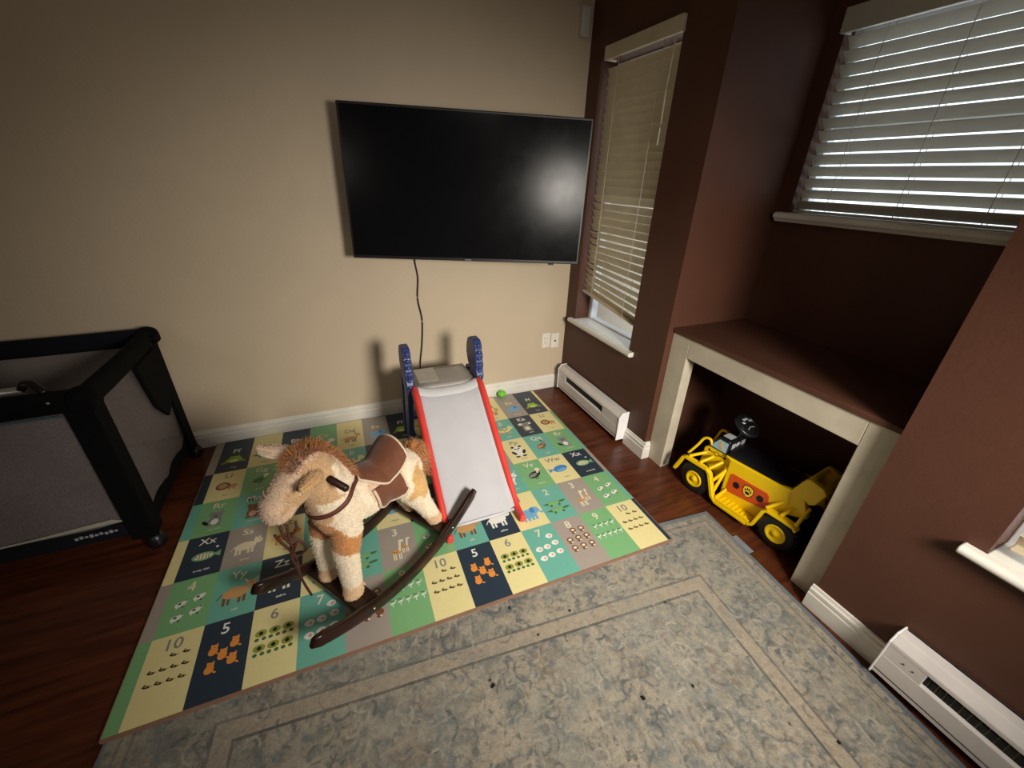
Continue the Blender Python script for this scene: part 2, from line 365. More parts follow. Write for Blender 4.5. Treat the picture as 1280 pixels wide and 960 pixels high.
wd = MB().tube(smooth_path([(.012, -.70, 2.07), (.000, -.705, 1.9), (.006, -.70, 1.75), (.0, -.705, 1.66)], 6), .0035, n=8)
o = wd.build('tilt_wand', M['cord'], b1); o.data.transform(Matrix.Translation(-Vector(b1.location)))

# ------------------------------------------------------------------ baseboard heaters
def heater(label, y0, y1, slot0, slot1):
    L = y0-y1; root = thing('baseboard_heater', label, 'heater', (0, (y0+y1)/2, 0), 0, None)
    h = L/2; zb, zt = .035, .222; xf = -.070
    # shell: back plate, top hood, lower front panel, bottom lip, blank panels beside the slot
    sh = MB()
    sh.box((-.012, -h, zb), (0, h, zt)); sh.prism([(0, zt), (-.048, zt), (xf, zt-.030), (xf, zt-.046), (xf+.006, zt-.046), (xf+.006, zt-.032), (-.046, zt-.006), (0, zt-.006)], (-h, h), lambda p, q, t: (p, t, q))
    sh.prism([(xf, .058), (xf, .124), (xf+.012, .130), (xf+.012, .124), (xf+.006, .118), (xf+.006, .058)], (-h, h), lambda p, q, t: (p, t, q))
    sh.prism([(xf+.004, zb), (xf+.004, .050), (0, .050), (0, zb)], (-h, h), lambda p, q, t: (p, t, q))
    a = slot0-(y0+y1)/2; b = slot1-(y0+y1)/2
    sh.box((xf+.001, a, .12), (xf+.007, h, zt-.040)); sh.box((xf+.001, -h, .12), (xf+.007, b, zt-.040))
    sh.build('casing', M['heater'], root, bevel=.0025)
    fn = MB(); n = 46
    for i in range(n):
        y = b+(a-b)*(i+.5)/n; fn.box((xf+.012, y-.0012, .115), (-.014, y+.0012, zt-.045))
    fn.tube([(-.036, b, .15), (-.036, a, .15)], .008, n=8)
    fn.build('heating_fins', M['fin'], root)
    for e in (1, -1):
        cp = MB().prism([(0, zb-.006), (xf-.003, zb-.006), (xf-.003, zt-.030), (-.050, zt+.003), (0, zt+.003)], (e*h, e*(h+.006)), lambda p, q, t: (p, t, q))
        cp.build('end_cap', M['heater_cap'], root, bevel=.002)
    sc_ = MB()
    for yy in (h-.05, h-.075): sc_.ell((xf, yy, .15), (.002, .003, .003), n=8, k=6)
    sc_.build('screws', M['fin'], root); return root
heater('white baseboard heater under the narrow window in the corner', -.085, -.855, -.195, -.675)
heater('white baseboard heater at the lower right corner of the picture', -2.318, -3.40, -2.42, -3.30)

# ------------------------------------------------------------------ outlets, sensor, cable
def plate(label, x, z, kind, name, cat):
    root = thing(name, label, cat, (x, 0, z), 0)
    MB().box((-.034, -.006, -.058), (.034, 0, .058)).build('cover_plate', M['plate'], root, bevel=.003)
    d = MB()
    if kind == 'duplex':
        MB().box((-.017, -.010, -.034), (.017, -.006, .034)).build('receptacle', M['plate'], root, bevel=.003)
        for zz in (-.018, .018):
            for xx in (-.007, .007): MB().box((xx-.001, -.0112, zz-.004), (xx+.001, -.010, zz+.005)).build('slot', M['hole'], root)
    else:
        d.lathe([(0, .010), (.006, .010), (.006, 0)], (0, -.005, 0), (0, -1, 0), n=14); d.build('coaxial_jack', M['hole'], root)
    return root
plate('white duplex power outlet on the beige wall under the television, left of the pair', -.157, .405, 'duplex', 'power_outlet', 'outlet')
plate('white wall plate with a single dark jack, nearest the corner', -.080, .396, 'jack', 'cable_jack', 'outlet')
tag(offset_to(MB().box((-.088, -.035, 2.21), (-.036, 0, 2.345)).build('motion_sensor', M['sensor'], bevel=.008, segs=3), (-.06, 0, 2.21)), 'small white box sensor high on the beige wall in the corner', 'sensor')

# ------------------------------------------------------------------ television
TW, TH = 1.23, .703
tv = thing('television', 'large black flat screen television mounted on the beige wall, angled into the room', 'television', (-.848, -.334, 1.43))
tv.rotation_euler = (R(-1.15), R(1.09), -.298)
MB().box((-TW/2, -.006, -TH/2), (TW/2, .035, TH/2)).build('bezel', M['tvbody'], tv, bevel=.004)
MB().box((-TW/2+.011, -.0075, -TH/2+.016), (TW/2-.011, -.005, TH/2-.011)).build('screen', M['screen'], tv)
MB().box((-TW/2+.17, .035, -TH/2+.05), (TW/2-.17, .070, TH/2-.16)).build('rear_housing', M['tvbody'], tv, bevel=.015)
MB().box((-.024, -.0085, -TH/2+.0045), (.012, -.0065, -TH/2+.0105)).build('maker_badge', M['tvlogo'], tv)
MB().box((TW/2-.17, -.003, -TH/2-.009), (TW/2-.14, .01, -TH/2)).build('infrared_receiver', M['tvbody'], tv, bevel=.002)
mt = thing('wall_mount', 'black articulated wall bracket hidden behind the television', 'bracket', (-.85, 0, 1.42))
MB().box((-.12, -.012, -.12), (.12, 0, .12)).build('wall_plate', M['tvbody'], mt, bevel=.002)
MB().box((-.09, -.245, -.05), (-.05, -.012, .05)).box((-.05, -.255, -.03), (.06, -.215, .03)).build('arm', M['tvbody'], mt, bevel=.003)
cb = smooth_path([(-1.095, -.06, 1.12), (-1.096, -.012, 1.03), (-1.085, -.012, .93), (-1.096, -.012, .80), (-1.078, -.012, .66), (-1.090, -.012, .50), (-1.112, -.012, .36), (-1.114, -.012, .285)], 8)
tag(MB().tube(cb, .0042, n=8).build('power_cable', M['blackcord']), 'thin black cable hanging down the wall from the television', 'cable')

# ------------------------------------------------------------------ alphabet play mat
MX, MY, MW_, MH_, MT_ = -2.36, -.0149, 2.0956, 1.5582, -.0145
C_ = {k: s2l(v) for k, v in dict(navy=(46, 60, 74), yellow=(236, 224, 162), teal=(112, 182, 164), taupe=(168, 158, 148), green=(128, 184, 128),
      white=(240, 240, 232), black=(30, 32, 34), brown=(128, 84, 58), tan=(208, 160, 104), lime=(150, 200, 50), sky=(120, 178, 214), blue=(74, 140, 204),
      orange=(236, 152, 70), pink=(228, 170, 150), grey=(140, 140, 138), cream=(238, 226, 196), dgreen=(70, 120, 70), olive=(150, 160, 70), ltan=(196, 150, 110), red=(206, 90, 80)).items()}
mat_mb = MB()
def matp(u, v, z):    # metres from far-left corner: u to the right, v towards the camera
    return (u, -v, z)
ZT = .0120
def cellquad(u0, v0, u1, v1, c): mat_mb.add([matp(u0, v0, ZT), matp(u0, v1, ZT), matp(u1, v1, ZT), matp(u1, v0, ZT)], [(0, 1, 2, 3)], 0, C_[c], False)
_lay = [0]
def el(x, y, rx, ry, rot, c, n=16):
    """ellipse in cell units, x right, y down"""
    a = R(rot); pts = []
    for j in range(n):
        t = 2*math.pi*j/n; p, q = rx*math.cos(t), ry*math.sin(t); pts.append((x+p*math.cos(a)-q*math.sin(a), y+p*math.sin(a)+q*math.cos(a)))
    poly(pts, c)
def poly(pts, c):
    o, sc_ = _org; _lay[0] += 1; z = ZT+.00025+.000012*(_lay[0] % 30)
    vs = [matp(o[0]+p[0]*sc_, o[1]+p[1]*sc_, z) for p in pts]; mat_mb.add(vs, [tuple(reversed(range(len(vs))))], 0, C_[c], False)
def txt(s, x, y, size, c):
    o, sc_ = _org; v, f = text_geo(s, size); _lay[0] += 1; z = ZT+.0004
    mat_mb.add([matp(o[0]+(x+p)*sc_, o[1]+(y-q)*sc_, z) for p, q in v], f, 0, C_[c], False)
def line(pts, wd, c):
    for (x0, y0), (x1, y1) in zip(pts[:-1], pts[1:]):
        L = math.hypot(x1-x0, y1-y0) or 1; nx, ny = -(y1-y0)/L*wd/2, (x1-x0)/L*wd/2
        poly([(x0+nx, y0+ny), (x1+nx, y1+ny), (x1-nx, y1-ny), (x0-nx, y0-ny)], c)
def quad_animal(x, y, s, body, leg=None, head=None, spots=None, ears=True, tail=True, neck=0):
    """a simple standing four-legged animal, looking right"""
    leg = leg or body; head = head or body
    for dx in (-.26, -.14, .12, .24): line([(x+dx*s, y+.06*s), (x+dx*s, y+.36*s)], .075*s, leg)
    el(x, y, .34*s, .19*s, 0, body)
    if neck: line([(x+.25*s, y), (x+.36*s, y-neck*s)], .1*s, body)
    el(x+.38*s, y-(.16+neck)*s, .15*s, .12*s, 20, head)
    if ears: el(x+.30*s, y-(.28+neck)*s, .04*s, .07*s, -20, head); el(x+.40*s, y-(.29+neck)*s, .04*s, .07*s, 15, head)
    if tail: line([(x-.33*s, y-.05*s), (x-.45*s, y+.12*s)], .03*s, leg)
    el(x+.42*s, y-(.18+neck)*s, .018*s, .018*s, 0, 'black', 8)
    if spots:
        for (px_, py_) in ((-.2, -.05), (0, .04), (.16, -.07), (-.07, -.1)): el(x+px_*s, y+py_*s, .07*s, .05*s, 30, spots, 9)
def sit_animal(x, y, s, body, belly='cream', ear='round'):
    el(x, y+.16*s, .22*s, .25*s, 0, body); el(x, y+.2*s, .13*s, .16*s, 0, belly); el(x, y-.16*s, .21*s, .18*s, 0, body)
    for e in (-1, 1): el(x+e*.17*s, y-.3*s, .08*s, .08*s, 0, body); el(x+e*.08*s, y-.18*s, .02*s, .02*s, 0, 'black', 8); el(x+e*.15*s, y+.38*s, .1*s, .05*s, 0, body)
    el(x, y-.1*s, .05*s, .035*s, 0, 'black', 8)
def bird(x, y, s, body, head, wing, legs='black'):
    el(x, y, .26*s, .15*s, -25, body); el(x+.2*s, y-.24*s, .1*s, .09*s, 0, head); line([(x+.14*s, y-.06*s), (x+.2*s, y-.22*s)], .08*s, head)
    el(x-.06*s, y+.02*s, .18*s, .08*s, -20, wing); poly([(x+.28*s, y-.27*s), (x+.4*s, y-.22*s), (x+.28*s, y-.2*s)], 'orange')
    line([(x-.02*s, y+.12*s), (x-.02*s, y+.26*s)], .025*s, legs); line([(x+.06*s, y+.1*s), (x+.06*s, y+.26*s)], .025*s, legs)
def draw(k, x=.5, y=.82, s=.8):
    if k == 'alligator' or k == 'crocodile':
        el(x, y, .36*s, .11*s, 0, 'dgreen' if k == 'alligator' else 'green'); poly([(x-.3*s, y-.08*s), (x-.58*s, y-.02*s), (x-.3*s, y+.08*s)], 'dgreen'); el(x+.4*s, y-.04*s, .18*s, .06*s, -8, 'dgreen')
        for dx in (-.2, .2): el(x+dx*s, y+.13*s, .06*s, .08*s, 20, 'dgreen')
        for dx in (-.2, -.1, 0, .1, .2): poly([(x+(dx-.05)*s, y-.08*s), (x+dx*s, y-.16*s), (x+(dx+.05)*s, y-.08*s)], 'olive')
    elif k == 'bear': sit_animal(x, y, s, 'tan')
    elif k == 'cow': quad_animal(x, y, s, 'white', 'white', 'white', 'black')
    elif k == 'deer': quad_animal(x, y, s*.9, 'tan', 'brown', 'tan', 'cream', True, True, .12); line([(x+.25*s, y-.42*s), (x+.2*s, y-.56*s), (x+.12*s, y-.6*s)], .03, 'brown')
    elif k == 'elephant':
        el(x, y, .34*s, .22*s, 0, 'sky'); el(x+.3*s, y-.12*s, .18*s, .17*s, 0, 'sky'); el(x+.2*s, y-.14*s, .1*s, .14*s, 0, 'blue'); line([(x+.44*s, y-.1*s), (x+.52*s, y+.1*s), (x+.6*s, y+.02*s)], .06*s, 'sky')
        for dx in (-.22, -.06, .1, .24): line([(x+dx*s, y+.1*s), (x+dx*s, y+.34*s)], .1*s, 'sky')
    elif k == 'frog':
        el(x, y+.02*s, .34*s, .2*s, 0, 'lime'); el(x, y-.14*s, .24*s, .14*s, 0, 'lime'); el(x, y+.08*s, .18*s, .1*s, 0, 'yellow')
        for e in (-1, 1): el(x+e*.14*s, y-.26*s, .06*s, .06*s, 0, 'lime'); el(x+e*.14*s, y-.27*s, .025*s, .025*s, 0, 'black', 8); el(x+e*.34*s, y+.16*s, .16*s, .06*s, e*20, 'olive')
    elif k == 'goose': bird(x, y, s*1.1, 'dgreen', 'white', 'dgreen')
    elif k == 'hippo': quad_animal(x, y, s, 'grey', 'grey', 'pink')
    elif k == 'iguana': el(x, y, .36*s, .09*s, -15, 'dgreen'); line([(x-.3*s, y+.08*s), (x-.5*s, y+.2*s)], .04, 'dgreen'); el(x+.36*s, y-.13*s, .1*s, .07*s, -15, 'olive')
    elif k == 'jaguar': quad_animal(x, y, s, 'yellow', 'tan', 'yellow', 'brown')
    elif k == 'koala':
        sit_animal(x, y, s*1.05, 'grey', 'cream'); 
        for e in (-1, 1): el(x+e*.25*s, y-.24*s, .12*s, .11*s, 0, 'cream')
    elif k == 'lion':
        for dx in (.16, .34): line([(x+dx*s, y+.1*s), (x+dx*s, y+.3*s)], .07*s, 'tan')
        el(x+.22*s, y+.05*s, .22*s, .14*s, 0, 'tan'); el(x-.1*s, y-.02*s, .26*s, .25*s, 0, 'brown'); el(x-.1*s, y-.02*s, .17*s, .16*s, 0, 'tan'); el(x-.1*s, y, .05*s, .04*s, 0, 'brown', 8)
    elif k == 'monkey': sit_animal(x, y, s, 'brown', 'pink'); el(x, y-.14*s, .13*s, .1*s, 0, 'pink')
    elif k == 'narwhal' or k == 'whale':
        el(x+.05*s, y, .36*s, .22*s, -10, 'blue'); el(x+.08*s, y+.1*s, .24*s, .09*s, -10, 'sky'); poly([(x-.26*s, y), (x-.58*s, y-.12*s), (x-.5*s, y+.02*s), (x-.56*s, y+.16*s)], 'blue'); el(x+.26*s, y-.04*s, .02, .02, 0, 'black', 8)
    elif k == 'octopus':
        el(x, y-.12*s, .22*s, .2*s, 0, 'pink')
        for j in range(5): line([(x+(j-2)*.09*s, y), (x+(j-2)*.15*s, y+.32*s)], .06*s, 'pink')
    elif k == 'panda':
        sit_animal(x, y, s*1.1, 'white', 'white')
        for e in (-1, 1): el(x+e*.19*s, y-.34*s, .085*s, .08*s, 0, 'black'); el(x+e*.09*s, y-.19*s, .05*s, .045*s, e*30, 'black'); el(x+e*.25*s, y+.12*s, .08*s, .17*s, e*30, 'black'); el(x+e*.17*s, y+.42*s, .12*s, .06*s, 0, 'black')
    elif k == 'quail': bird(x, y, s*1.1, 'brown', 'grey', 'ltan'); el(x+.16*s, y-.44*s, .03, .06, 10, 'black')
    elif k == 'raccoon': sit_animal(x, y, s, 'grey', 'white'); el(x-.3*s, y+.2*s, .16*s, .07*s, 50, 'black')
    elif k == 'sheep': quad_animal(x, y, s, 'cream', 'cream', 'cream', 'white')
    elif k == 'tiger': quad_animal(x, y, s, 'orange', 'orange', 'orange', 'brown')
    elif k == 'unicorn': quad_animal(x, y, s*.9, 'white', 'white', 'white', None, True, True, .14); line([(x+.42*s, y-.42*s), (x+.5*s, y-.62*s)], .03, 'yellow')
    elif k == 'vulture': bird(x, y, s*1.25, 'black', 'cream', 'grey'); el(x+.16*s, y-.02*s, .1*s, .12*s, 0, 'pink')
    elif k == 'x-ray fish':
        el(x, y, .34*s, .19*s, 0, 'green'); el(x, y, .27*s, .13*s, 0, 'cream'); poly([(x+.28*s, y), (x+.5*s, y-.14*s), (x+.5*s, y+.14*s)], 'green')
        for dx in (-.12, -.02, .08, .16): line([(x+dx*s, y-.12*s), (x+dx*s, y+.12*s)], .022, 'dgreen')
        el(x-.22*s, y-.03*s, .025, .025, 0, 'black', 8); el(x+.35*s, y-.33*s, .04, .04, 0, 'white', 8)
    elif k == 'yak': quad_animal(x, y, s*1.1, 'tan', 'brown', 'ltan'); line([(x+.3*s, y-.3*s), (x+.2*s, y-.44*s)], .04, 'cream'); line([(x+.5*s, y-.3*s), (x+.6*s, y-.42*s)], .04, 'cream')
    elif k == 'zebra':
        quad_animal(x, y, s*1.05, 'white', 'white', 'white')
        for dx in (-.26, -.15, -.04, .07, .18): line([(x+dx*s, y-.16*s), (x+(dx+.05)*s, y+.16*s)], .035, 'black')
        el(x+.5*s, y-.12*s, .05*s, .06*s, 0, 'grey', 9)
def small(k, x, y, s=.2):
    if k == 'elephant': draw('elephant', .5, .95, .85)
    elif k == 'crocodile':
        for yy in (.8, 1.1): draw('crocodile', .5, yy, .72)
    elif k == 'giraffe':
        for xx, yy, ss in ((.42, .98, .66), (.66, .86, .5)):
            for dx in (-.12, -.04, .1, .18): line([(xx+dx*ss, yy), (xx+dx*ss, yy+.42*ss)], .05*ss, 'cream')
            el(xx, yy, .22*ss, .13*ss, 0, 'tan'); line([(xx+.14*ss, yy), (xx+.2*ss, yy-.52*ss)], .1*ss, 'cream'); el(xx+.26*ss, yy-.56*ss, .12*ss, .07*ss, 15, 'cream')
            for q in range(5): el(xx+(q-2)*.07*ss, yy+((q*7) % 3-1)*.04*ss, .03*ss, .03*ss, 0, 'brown', 7)
    elif k == 'cow': el(x, y, s*.6, s*.36, -15, 'white', 10); el(x+s*.45, y-s*.28, s*.25, s*.2, 0, 'white', 9); el(x-s*.1, y-s*.1, s*.2, s*.14, 0, 'black', 8); el(x+s*.5, y-s*.42, s*.12, s*.1, 0, 'black', 7); el(x-s*.3, y+s*.4, s*.1, s*.16, 0, 'white', 7); el(x+s*.3, y+s*.4, s*.1, s*.16, 0, 'black', 7)
    elif k == 'tiger': el(x, y+s*.12, s*.42, s*.46, 25, 'orange', 10); el(x+s*.05, y-s*.32, s*.34, s*.26, 0, 'orange', 10); el(x-s*.2, y-s*.55, s*.1, s*.1, 0, 'orange', 6); el(x+s*.3, y-s*.55, s*.1, s*.1, 0, 'orange', 6); el(x+s*.5, y+s*.5, s*.2, s*.1, 30, 'orange', 8); el(x+s*.08, y-s*.28, s*.08, s*.05, 0, 'brown', 6)
    elif k == 'tree':
        el(x, y-s*.2, s*.52, s*.38, 0, 'olive', 10); el(x, y-s*.2, s*.2, s*.2, 0, 'black', 8)
        for e in (-1, 1): el(x+e*s*.3, y+s*.4, s*.2, s*.18, 0, 'dgreen', 9)
    elif k == 'sheep': el(x, y, s*.5, s*.42, 0, 'white', 12); el(x+s*.1, y+s*.02, s*.2, s*.2, 0, 'pink', 8); el(x-s*.4, y, s*.16, s*.2, 0, 'white', 8)
    elif k == 'monkey': el(x, y, s*.46, s*.42, 0, 'brown', 10); el(x, y-s*.02, s*.26, s*.2, 0, 'cream', 8); el(x-s*.1, y+s*.48, s*.3, s*.2, 0, 'brown', 8); el(x+s*.1, y+s*.46, s*.14, s*.14, 0, 'cream', 7)
    elif k == 'crane': el(x, y, s*.4, s*.13, -12, 'white', 9); line([(x+s*.2, y), (x+s*.5, y-s*.4)], .018, 'white'); line([(x, y), (x, y+s*.6)], .018, 'white'); el(x-s*.1, y-s*.4, s*.34, s*.09, 10, 'dgreen', 8)
    elif k == 'duck': el(x, y, s*.5, s*.2, 12, 'black', 10); el(x-s*.2, y-s*.3, s*.14, s*.14, 0, 'dgreen', 8); el(x, y-s*.05, s*.2, s*.08, 0, 'tan', 7); poly([(x+s*.3, y-s*.05), (x+s*.8, y), (x+s*.3, y+s*.12)], 'brown')
COLX = [.0, .04]+[.04+.1566*i for i in range(1, 14)]+[MW_]
ROWY = [0.0, .318, .557, .795, 1.030, 1.272, MH_]
LET = [
 [('Aa', 'yellow', 'alligator'), ('Bb', 'navy', 'bear'), ('Cc', 'green', 'cow'), ('Dd', 'yellow', 'deer'), ('Ee', 'taupe', 'elephant'), ('Ff', 'navy', 'frog')],
 [('Gg', 'green', 'goose'), ('Hh', 'yellow', 'hippo'), ('Ii', 'taupe', 'iguana'), ('Jj', 'teal', 'jaguar'), ('Kk', 'navy', 'koala'), ('Ll', 'yellow', 'lion')],
 [('Mm', 'teal', 'monkey'), ('Nn', 'navy', 'narwhal'), ('Oo', 'taupe', 'octopus'), ('Pp', 'yellow', 'panda'), ('Qq', 'teal', 'quail'), ('Rr', 'green', 'raccoon')],
 [('Ss', 'taupe', 'sheep'), ('Tt', 'yellow', 'tiger'), ('Uu', 'teal', 'unicorn'), ('Vv', 'green', 'vulture'), ('Ww', 'yellow', 'whale'), ('Xx', 'navy', 'x-ray fish')],
 [('Yy', 'teal', 'yak'), ('Zz', 'navy', 'zebra'), ('1', 'yellow', 'elephant'), ('2', 'teal', 'crocodile'), ('3', 'taupe', 'giraffe'), ('4', 'green', 'cow')],
 [('5', 'navy', 'tiger'), ('6', 'yellow', 'tree'), ('7', 'teal', 'sheep'), ('8', 'taupe', 'monkey'), ('9', 'green', 'crane'), ('10', 'yellow', 'duck')]]
for r_ in range(6):
    for c_ in range(15):
        ch, colr, an = LET[r_][(c_-2) % 6]; u0, u1 = COLX[c_], COLX[c_+1]; v0, v1 = ROWY[r_], ROWY[r_+1]
        cellquad(u0, v0, u1, v1, colr)
        if u1-u0 < .1: continue
        top = v1-.239 if r_ < 5 else v0
        _org = ((u0, top), .1566); ink = {'yellow': 'grey', 'navy': 'white'}.get(colr, 'cream')
        if not ch[0].isdigit():
            txt(ch, .5, .27, .34, ink); draw(an); txt(an, .55, 1.30, .10, ink)
        else:
            txt(ch, .46, .26, .38, ink)
            if ch in '123': small(an, 0, 0)
            elif ch == '4':
                for q in range(4): small(an, .33+.36*(q % 2), .72+.38*(q//2)-.08*(q % 2), .2)
            else:
                lay = {'5': [(.3, .72), (.7, .66), (.5, .88), (.3, 1.12), (.7, 1.04)], '6': [(.22+.28*(q % 3), .72+.36*(q//3)) for q in range(6)],
                       '7': [(.72, .44), (.24, .8), (.5, .78), (.78, .72), (.24, 1.12), (.5, 1.08), (.78, 1.04)],
                       '8': [(.5, .5), (.78, .5), (.24, .8), (.52, .8), (.8, .8), (.24, 1.1), (.52, 1.1), (.8, 1.1)],
                       '9': [(.22+.2*q, .62) for q in range(4)]+[(.12+.19*q, 1.0) for q in range(5)],
                       '10': [(.52, .52), (.76, .52)]+[(.2+.2*q, .8) for q in range(4)]+[(.2+.2*q, 1.08) for q in range(4)]}[ch]
                ss = {'5': .22, '6': .24, '7': .21, '8': .22, '9': .18, '10': .15}[ch]
                for px_, py_ in lay: small(an, px_, py_, ss)
# rounded slab under the print
def rrect(w_, h_, r0, n=6):
    pts = []
    for cx_, cy_, a0 in ((w_-r0, r0, -90), (w_-r0, h_-r0, 0), (r0, h_-r0, 90), (r0, r0, 180)):
        for j in range(n+1): a = R(a0+90*j/n); pts.append((cx_+r0*math.cos(a), cy_+r0*math.sin(a)))
    return pts
mat_mb.prism(rrect(MW_+.006, MH_+.016, .012), (ZT-.003, ZT-.0004), lambda p, q, t: (p-.003, -(q-.003), t), 1)
mat_mb.box((-.003, -1.47, .0005), (MW_+.003, .003, ZT-.003), 1)     # the front strip lies on the rug
pm = mat_mb.build('play_mat', [M['print'], M['matside']], fix=False)
pm.location = (MX, MY, .0); pm.rotation_euler = (0, 0, MT_)
tag(pm, 'large folding foam play mat printed with an animal alphabet and counting squares', 'play mat')

# ------------------------------------------------------------------ faded rug
RW, RL = 2.372, 3.6          # a: leftwards from the far right corner, b: towards the camera
g = .0046; DA = 2.372; DB = 1.30; na, nb = int(DA/g), int(DB/g)
A_, B_ = np.meshgrid(np.arange(na)*g, np.arange(nb)*g)
def rgb(c): return np.array(s2l(c))
im = np.zeros((nb, na, 3)); FADE = .80
def vnoise(cell, seed):
    rs = np.random.RandomState(seed); gx = rs.rand(int(DB/cell)+3, int(DA/cell)+3); y = B_/cell; x = A_/cell
    iy = y.astype(int); ix = x.astype(int); fy = y-iy; fx = x-ix; fy = fy*fy*(3-2*fy); fx = fx*fx*(3-2*fx)
    return (gx[iy, ix]*(1-fy)+gx[iy+1, ix]*fy)*(1-fx)+(gx[iy, ix+1]*(1-fy)+gx[iy+1, ix+1]*fy)*fx
n1 = .5*vnoise(.16, 1)+.3*vnoise(.06, 2)+.2*vnoise(.02, 3); n2 = .4*vnoise(.05, 4)+.35*vnoise(.018, 5)+.25*vnoise(.009, 6)
def mixc(a, b, f): return a*(1-f[..., None])+b*f[..., None]
base = mixc(rgb((152, 152, 146)), rgb((170, 163, 150)), np.clip((n1-.35)*3, 0, 1)); base = mixc(base, rgb((122, 127, 128)), np.clip((n2-.52)*6, 0, 1)*.7); base = mixc(base, rgb((182, 176, 164)), np.clip((.42-n2)*7, 0, 1)*.5)
n3 = .6*vnoise(.016, 11)+.4*vnoise(.0075, 12); base = mixc(base, rgb((92, 100, 104)), np.clip((n3-.60)*6, 0, 1)*np.clip((n1-.3)*3, .2, 1)*.75); base = mixc(base, rgb((186, 180, 166)), np.clip((.36-n3)*6, 0, 1)*.5)
im[:] = base
Dm = np.minimum(np.minimum(A_, B_), RW-A_)
def band(d0, d1, c, al=.6):
    f = ((Dm >= d0) & (Dm < d1))*al*(.5+.8*n1); im[:] = mixc(im, rgb(c), np.clip(f, 0, 1))
def stamp(pts, r, c, al):
    for a, b in pts:
        ia, ib = int(a/g), int(b/g); k = int(r/g)+1
        if ia-k < 0 or ib-k < 0 or ia+k >= na or ib+k >= nb: continue
        yy, xx = np.mgrid[ib-k:ib+k+1, ia-k:ia+k+1]; d = np.hypot(yy*g-b, xx*g-a); f = np.clip(1.3-d/r, 0, 1)*al*np.clip((n2[ib-k:ib+k+1, ia-k:ia+k+1]-.28)*3.5, .15, 1)
        sub = im[ib-k:ib+k+1, ia-k:ia+k+1]; sub[:] = sub*(1-f[..., None])+np.array(c)*f[..., None]
def curve(a, b, th, L, k0, k1, r, c, al, n=40):
    pts = []
    for i in range(n):
        t = i/n; th += (k0+(k1-k0)*t)*L/n; a += math.cos(th)*L/n; b += math.sin(th)*L/n; pts.append((a, b))
    stamp(pts, r, c, al); return pts[-1]
lt, dk, bl, tn, rs_ = rgb((188, 183, 172)), rgb((98, 103, 106)), rgb((120, 130, 138)), rgb((150, 134, 118)), rgb((160, 142, 130))
band(0, .014, (112, 124, 138), .9); band(.045, .052, (100, 106, 110), .55); band(.052, .075, (172, 164, 148), .6); band(.075, .082, (100, 106, 110), .5)
band(.292, .300, (92, 96, 100), .6); band(.300, .352, (178, 167, 152), .7); band(.352, .359, (96, 96, 96), .8)
rr = random.Random(3)
def in_main(a, b, lo, hi): d = min(a, b, RW-a); return lo < d < hi
# scrolling vines of the main border and the field
for lo, hi, cnt in ((.09, .285, 620), (.375, 5, 950)):
    got = 0
    while got < cnt:
        a, b = rr.uniform(.02, DA-.02), rr.uniform(.02, DB-.02)
        if not in_main(a, b, lo, hi): continue
        got += 1; th = rr.uniform(0, 6.3); c, al = rr.choice([(lt, .42), (lt, .34), (dk, .5), (bl, .45), (dk, .4), (tn, .35)]); L = rr.uniform(.04, .12); k = rr.choice((-1, 1))
        curve(a, b, th, L, k*rr.uniform(2, 20), k*rr.uniform(30, 90), rr.uniform(.0032, .0048), c, al*.75)
        if rr.random() < .5: stamp([(a, b)], rr.uniform(.012, .022), bl if rr.random() < .5 else dk, .35)
# rosettes / palmettes
def rosette(a, b, r, c, al, n=9):
    for i in range(n):
        t = 2*math.pi*i/n
        stamp([(a+math.cos(t)*r*q, b+math.sin(t)*r*q) for q in (.35, .5, .65, .8, 1)], r*.16, c, al)
    stamp([(a, b)], r*.3, dk, .5)
for (a, b) in [(.20+.36*i, .19) for i in range(7)]+[(.19, .2+.36*i) for i in range(1, 4)]: rosette(a, b, .058, lt, .32); rosette(a, b, .036, bl, .3)
for _ in range(26): rosette(rr.uniform(.42, 2.0), rr.uniform(.42, 1.25), rr.uniform(.03, .07), rr.choice((lt, tn, bl, rs_)), .4, rr.choice((6, 8, 10)))
for a, b, r_, al in ((.46, .62, .07, .5), (.60, .92, .11, .55), (.98, .86, .08, .4)):    # worn brownish medallions
    for i in range(70): t = rr.uniform(0, 6.3); q = rr.random()**.5*r_; stamp([(a+q*math.cos(t), b+q*math.sin(t))], .010, rgb((126, 104, 84)), al*.5)
i = 0
while i < 110:   # little flowers along the pale guard stripe
    a, b = rr.uniform(0, DA), rr.uniform(0, DB)
    if in_main(a, b, .308, .346): stamp([(a, b)], .009, rr.choice((tn, bl, rs_)), .5); i += 1
for _ in range(60): curve(rr.uniform(.1, 2.2), rr.uniform(.05, 1.25), rr.choice((0, 1.57))+rr.uniform(-.2, .2), rr.uniform(.05, .25), 0, 0, .0045, lt, .35)  # pale creases
for a, b, rad in [(1.255, .44, .010), (1.26, .425, .007), (.52, .36, .005), (.80, .62, .008), (.93, .74, .008), (1.42, .72, .006), (.9, .28, .006), (1.55, .62, .007), (.40, .82, .007), (.62, .64, .006), (1.05, .33, .005), (1.25, .82, .006), (.30, .9, .006), (1.12, .2, .006)]:
    stamp([(a, b)], rad, rgb((34, 32, 34)), 2.2)
th_r = R(4.8)
def rugp(a, b, z=0): return Vector((.012-a*math.cos(th_r)+b*-math.sin(th_r), -1.527+a*math.sin(th_r)-b*math.cos(th_r), z))
RZ = .0075
rot_o = Vector((.012, -1.527, 0))
me = bpy.data.meshes.new('rug'); 
va = np.arange(na+1)*DA/na; vb = np.arange(nb+1)*DB/nb
GA, GB = np.meshgrid(va, vb); X = -GA; Y = -GB
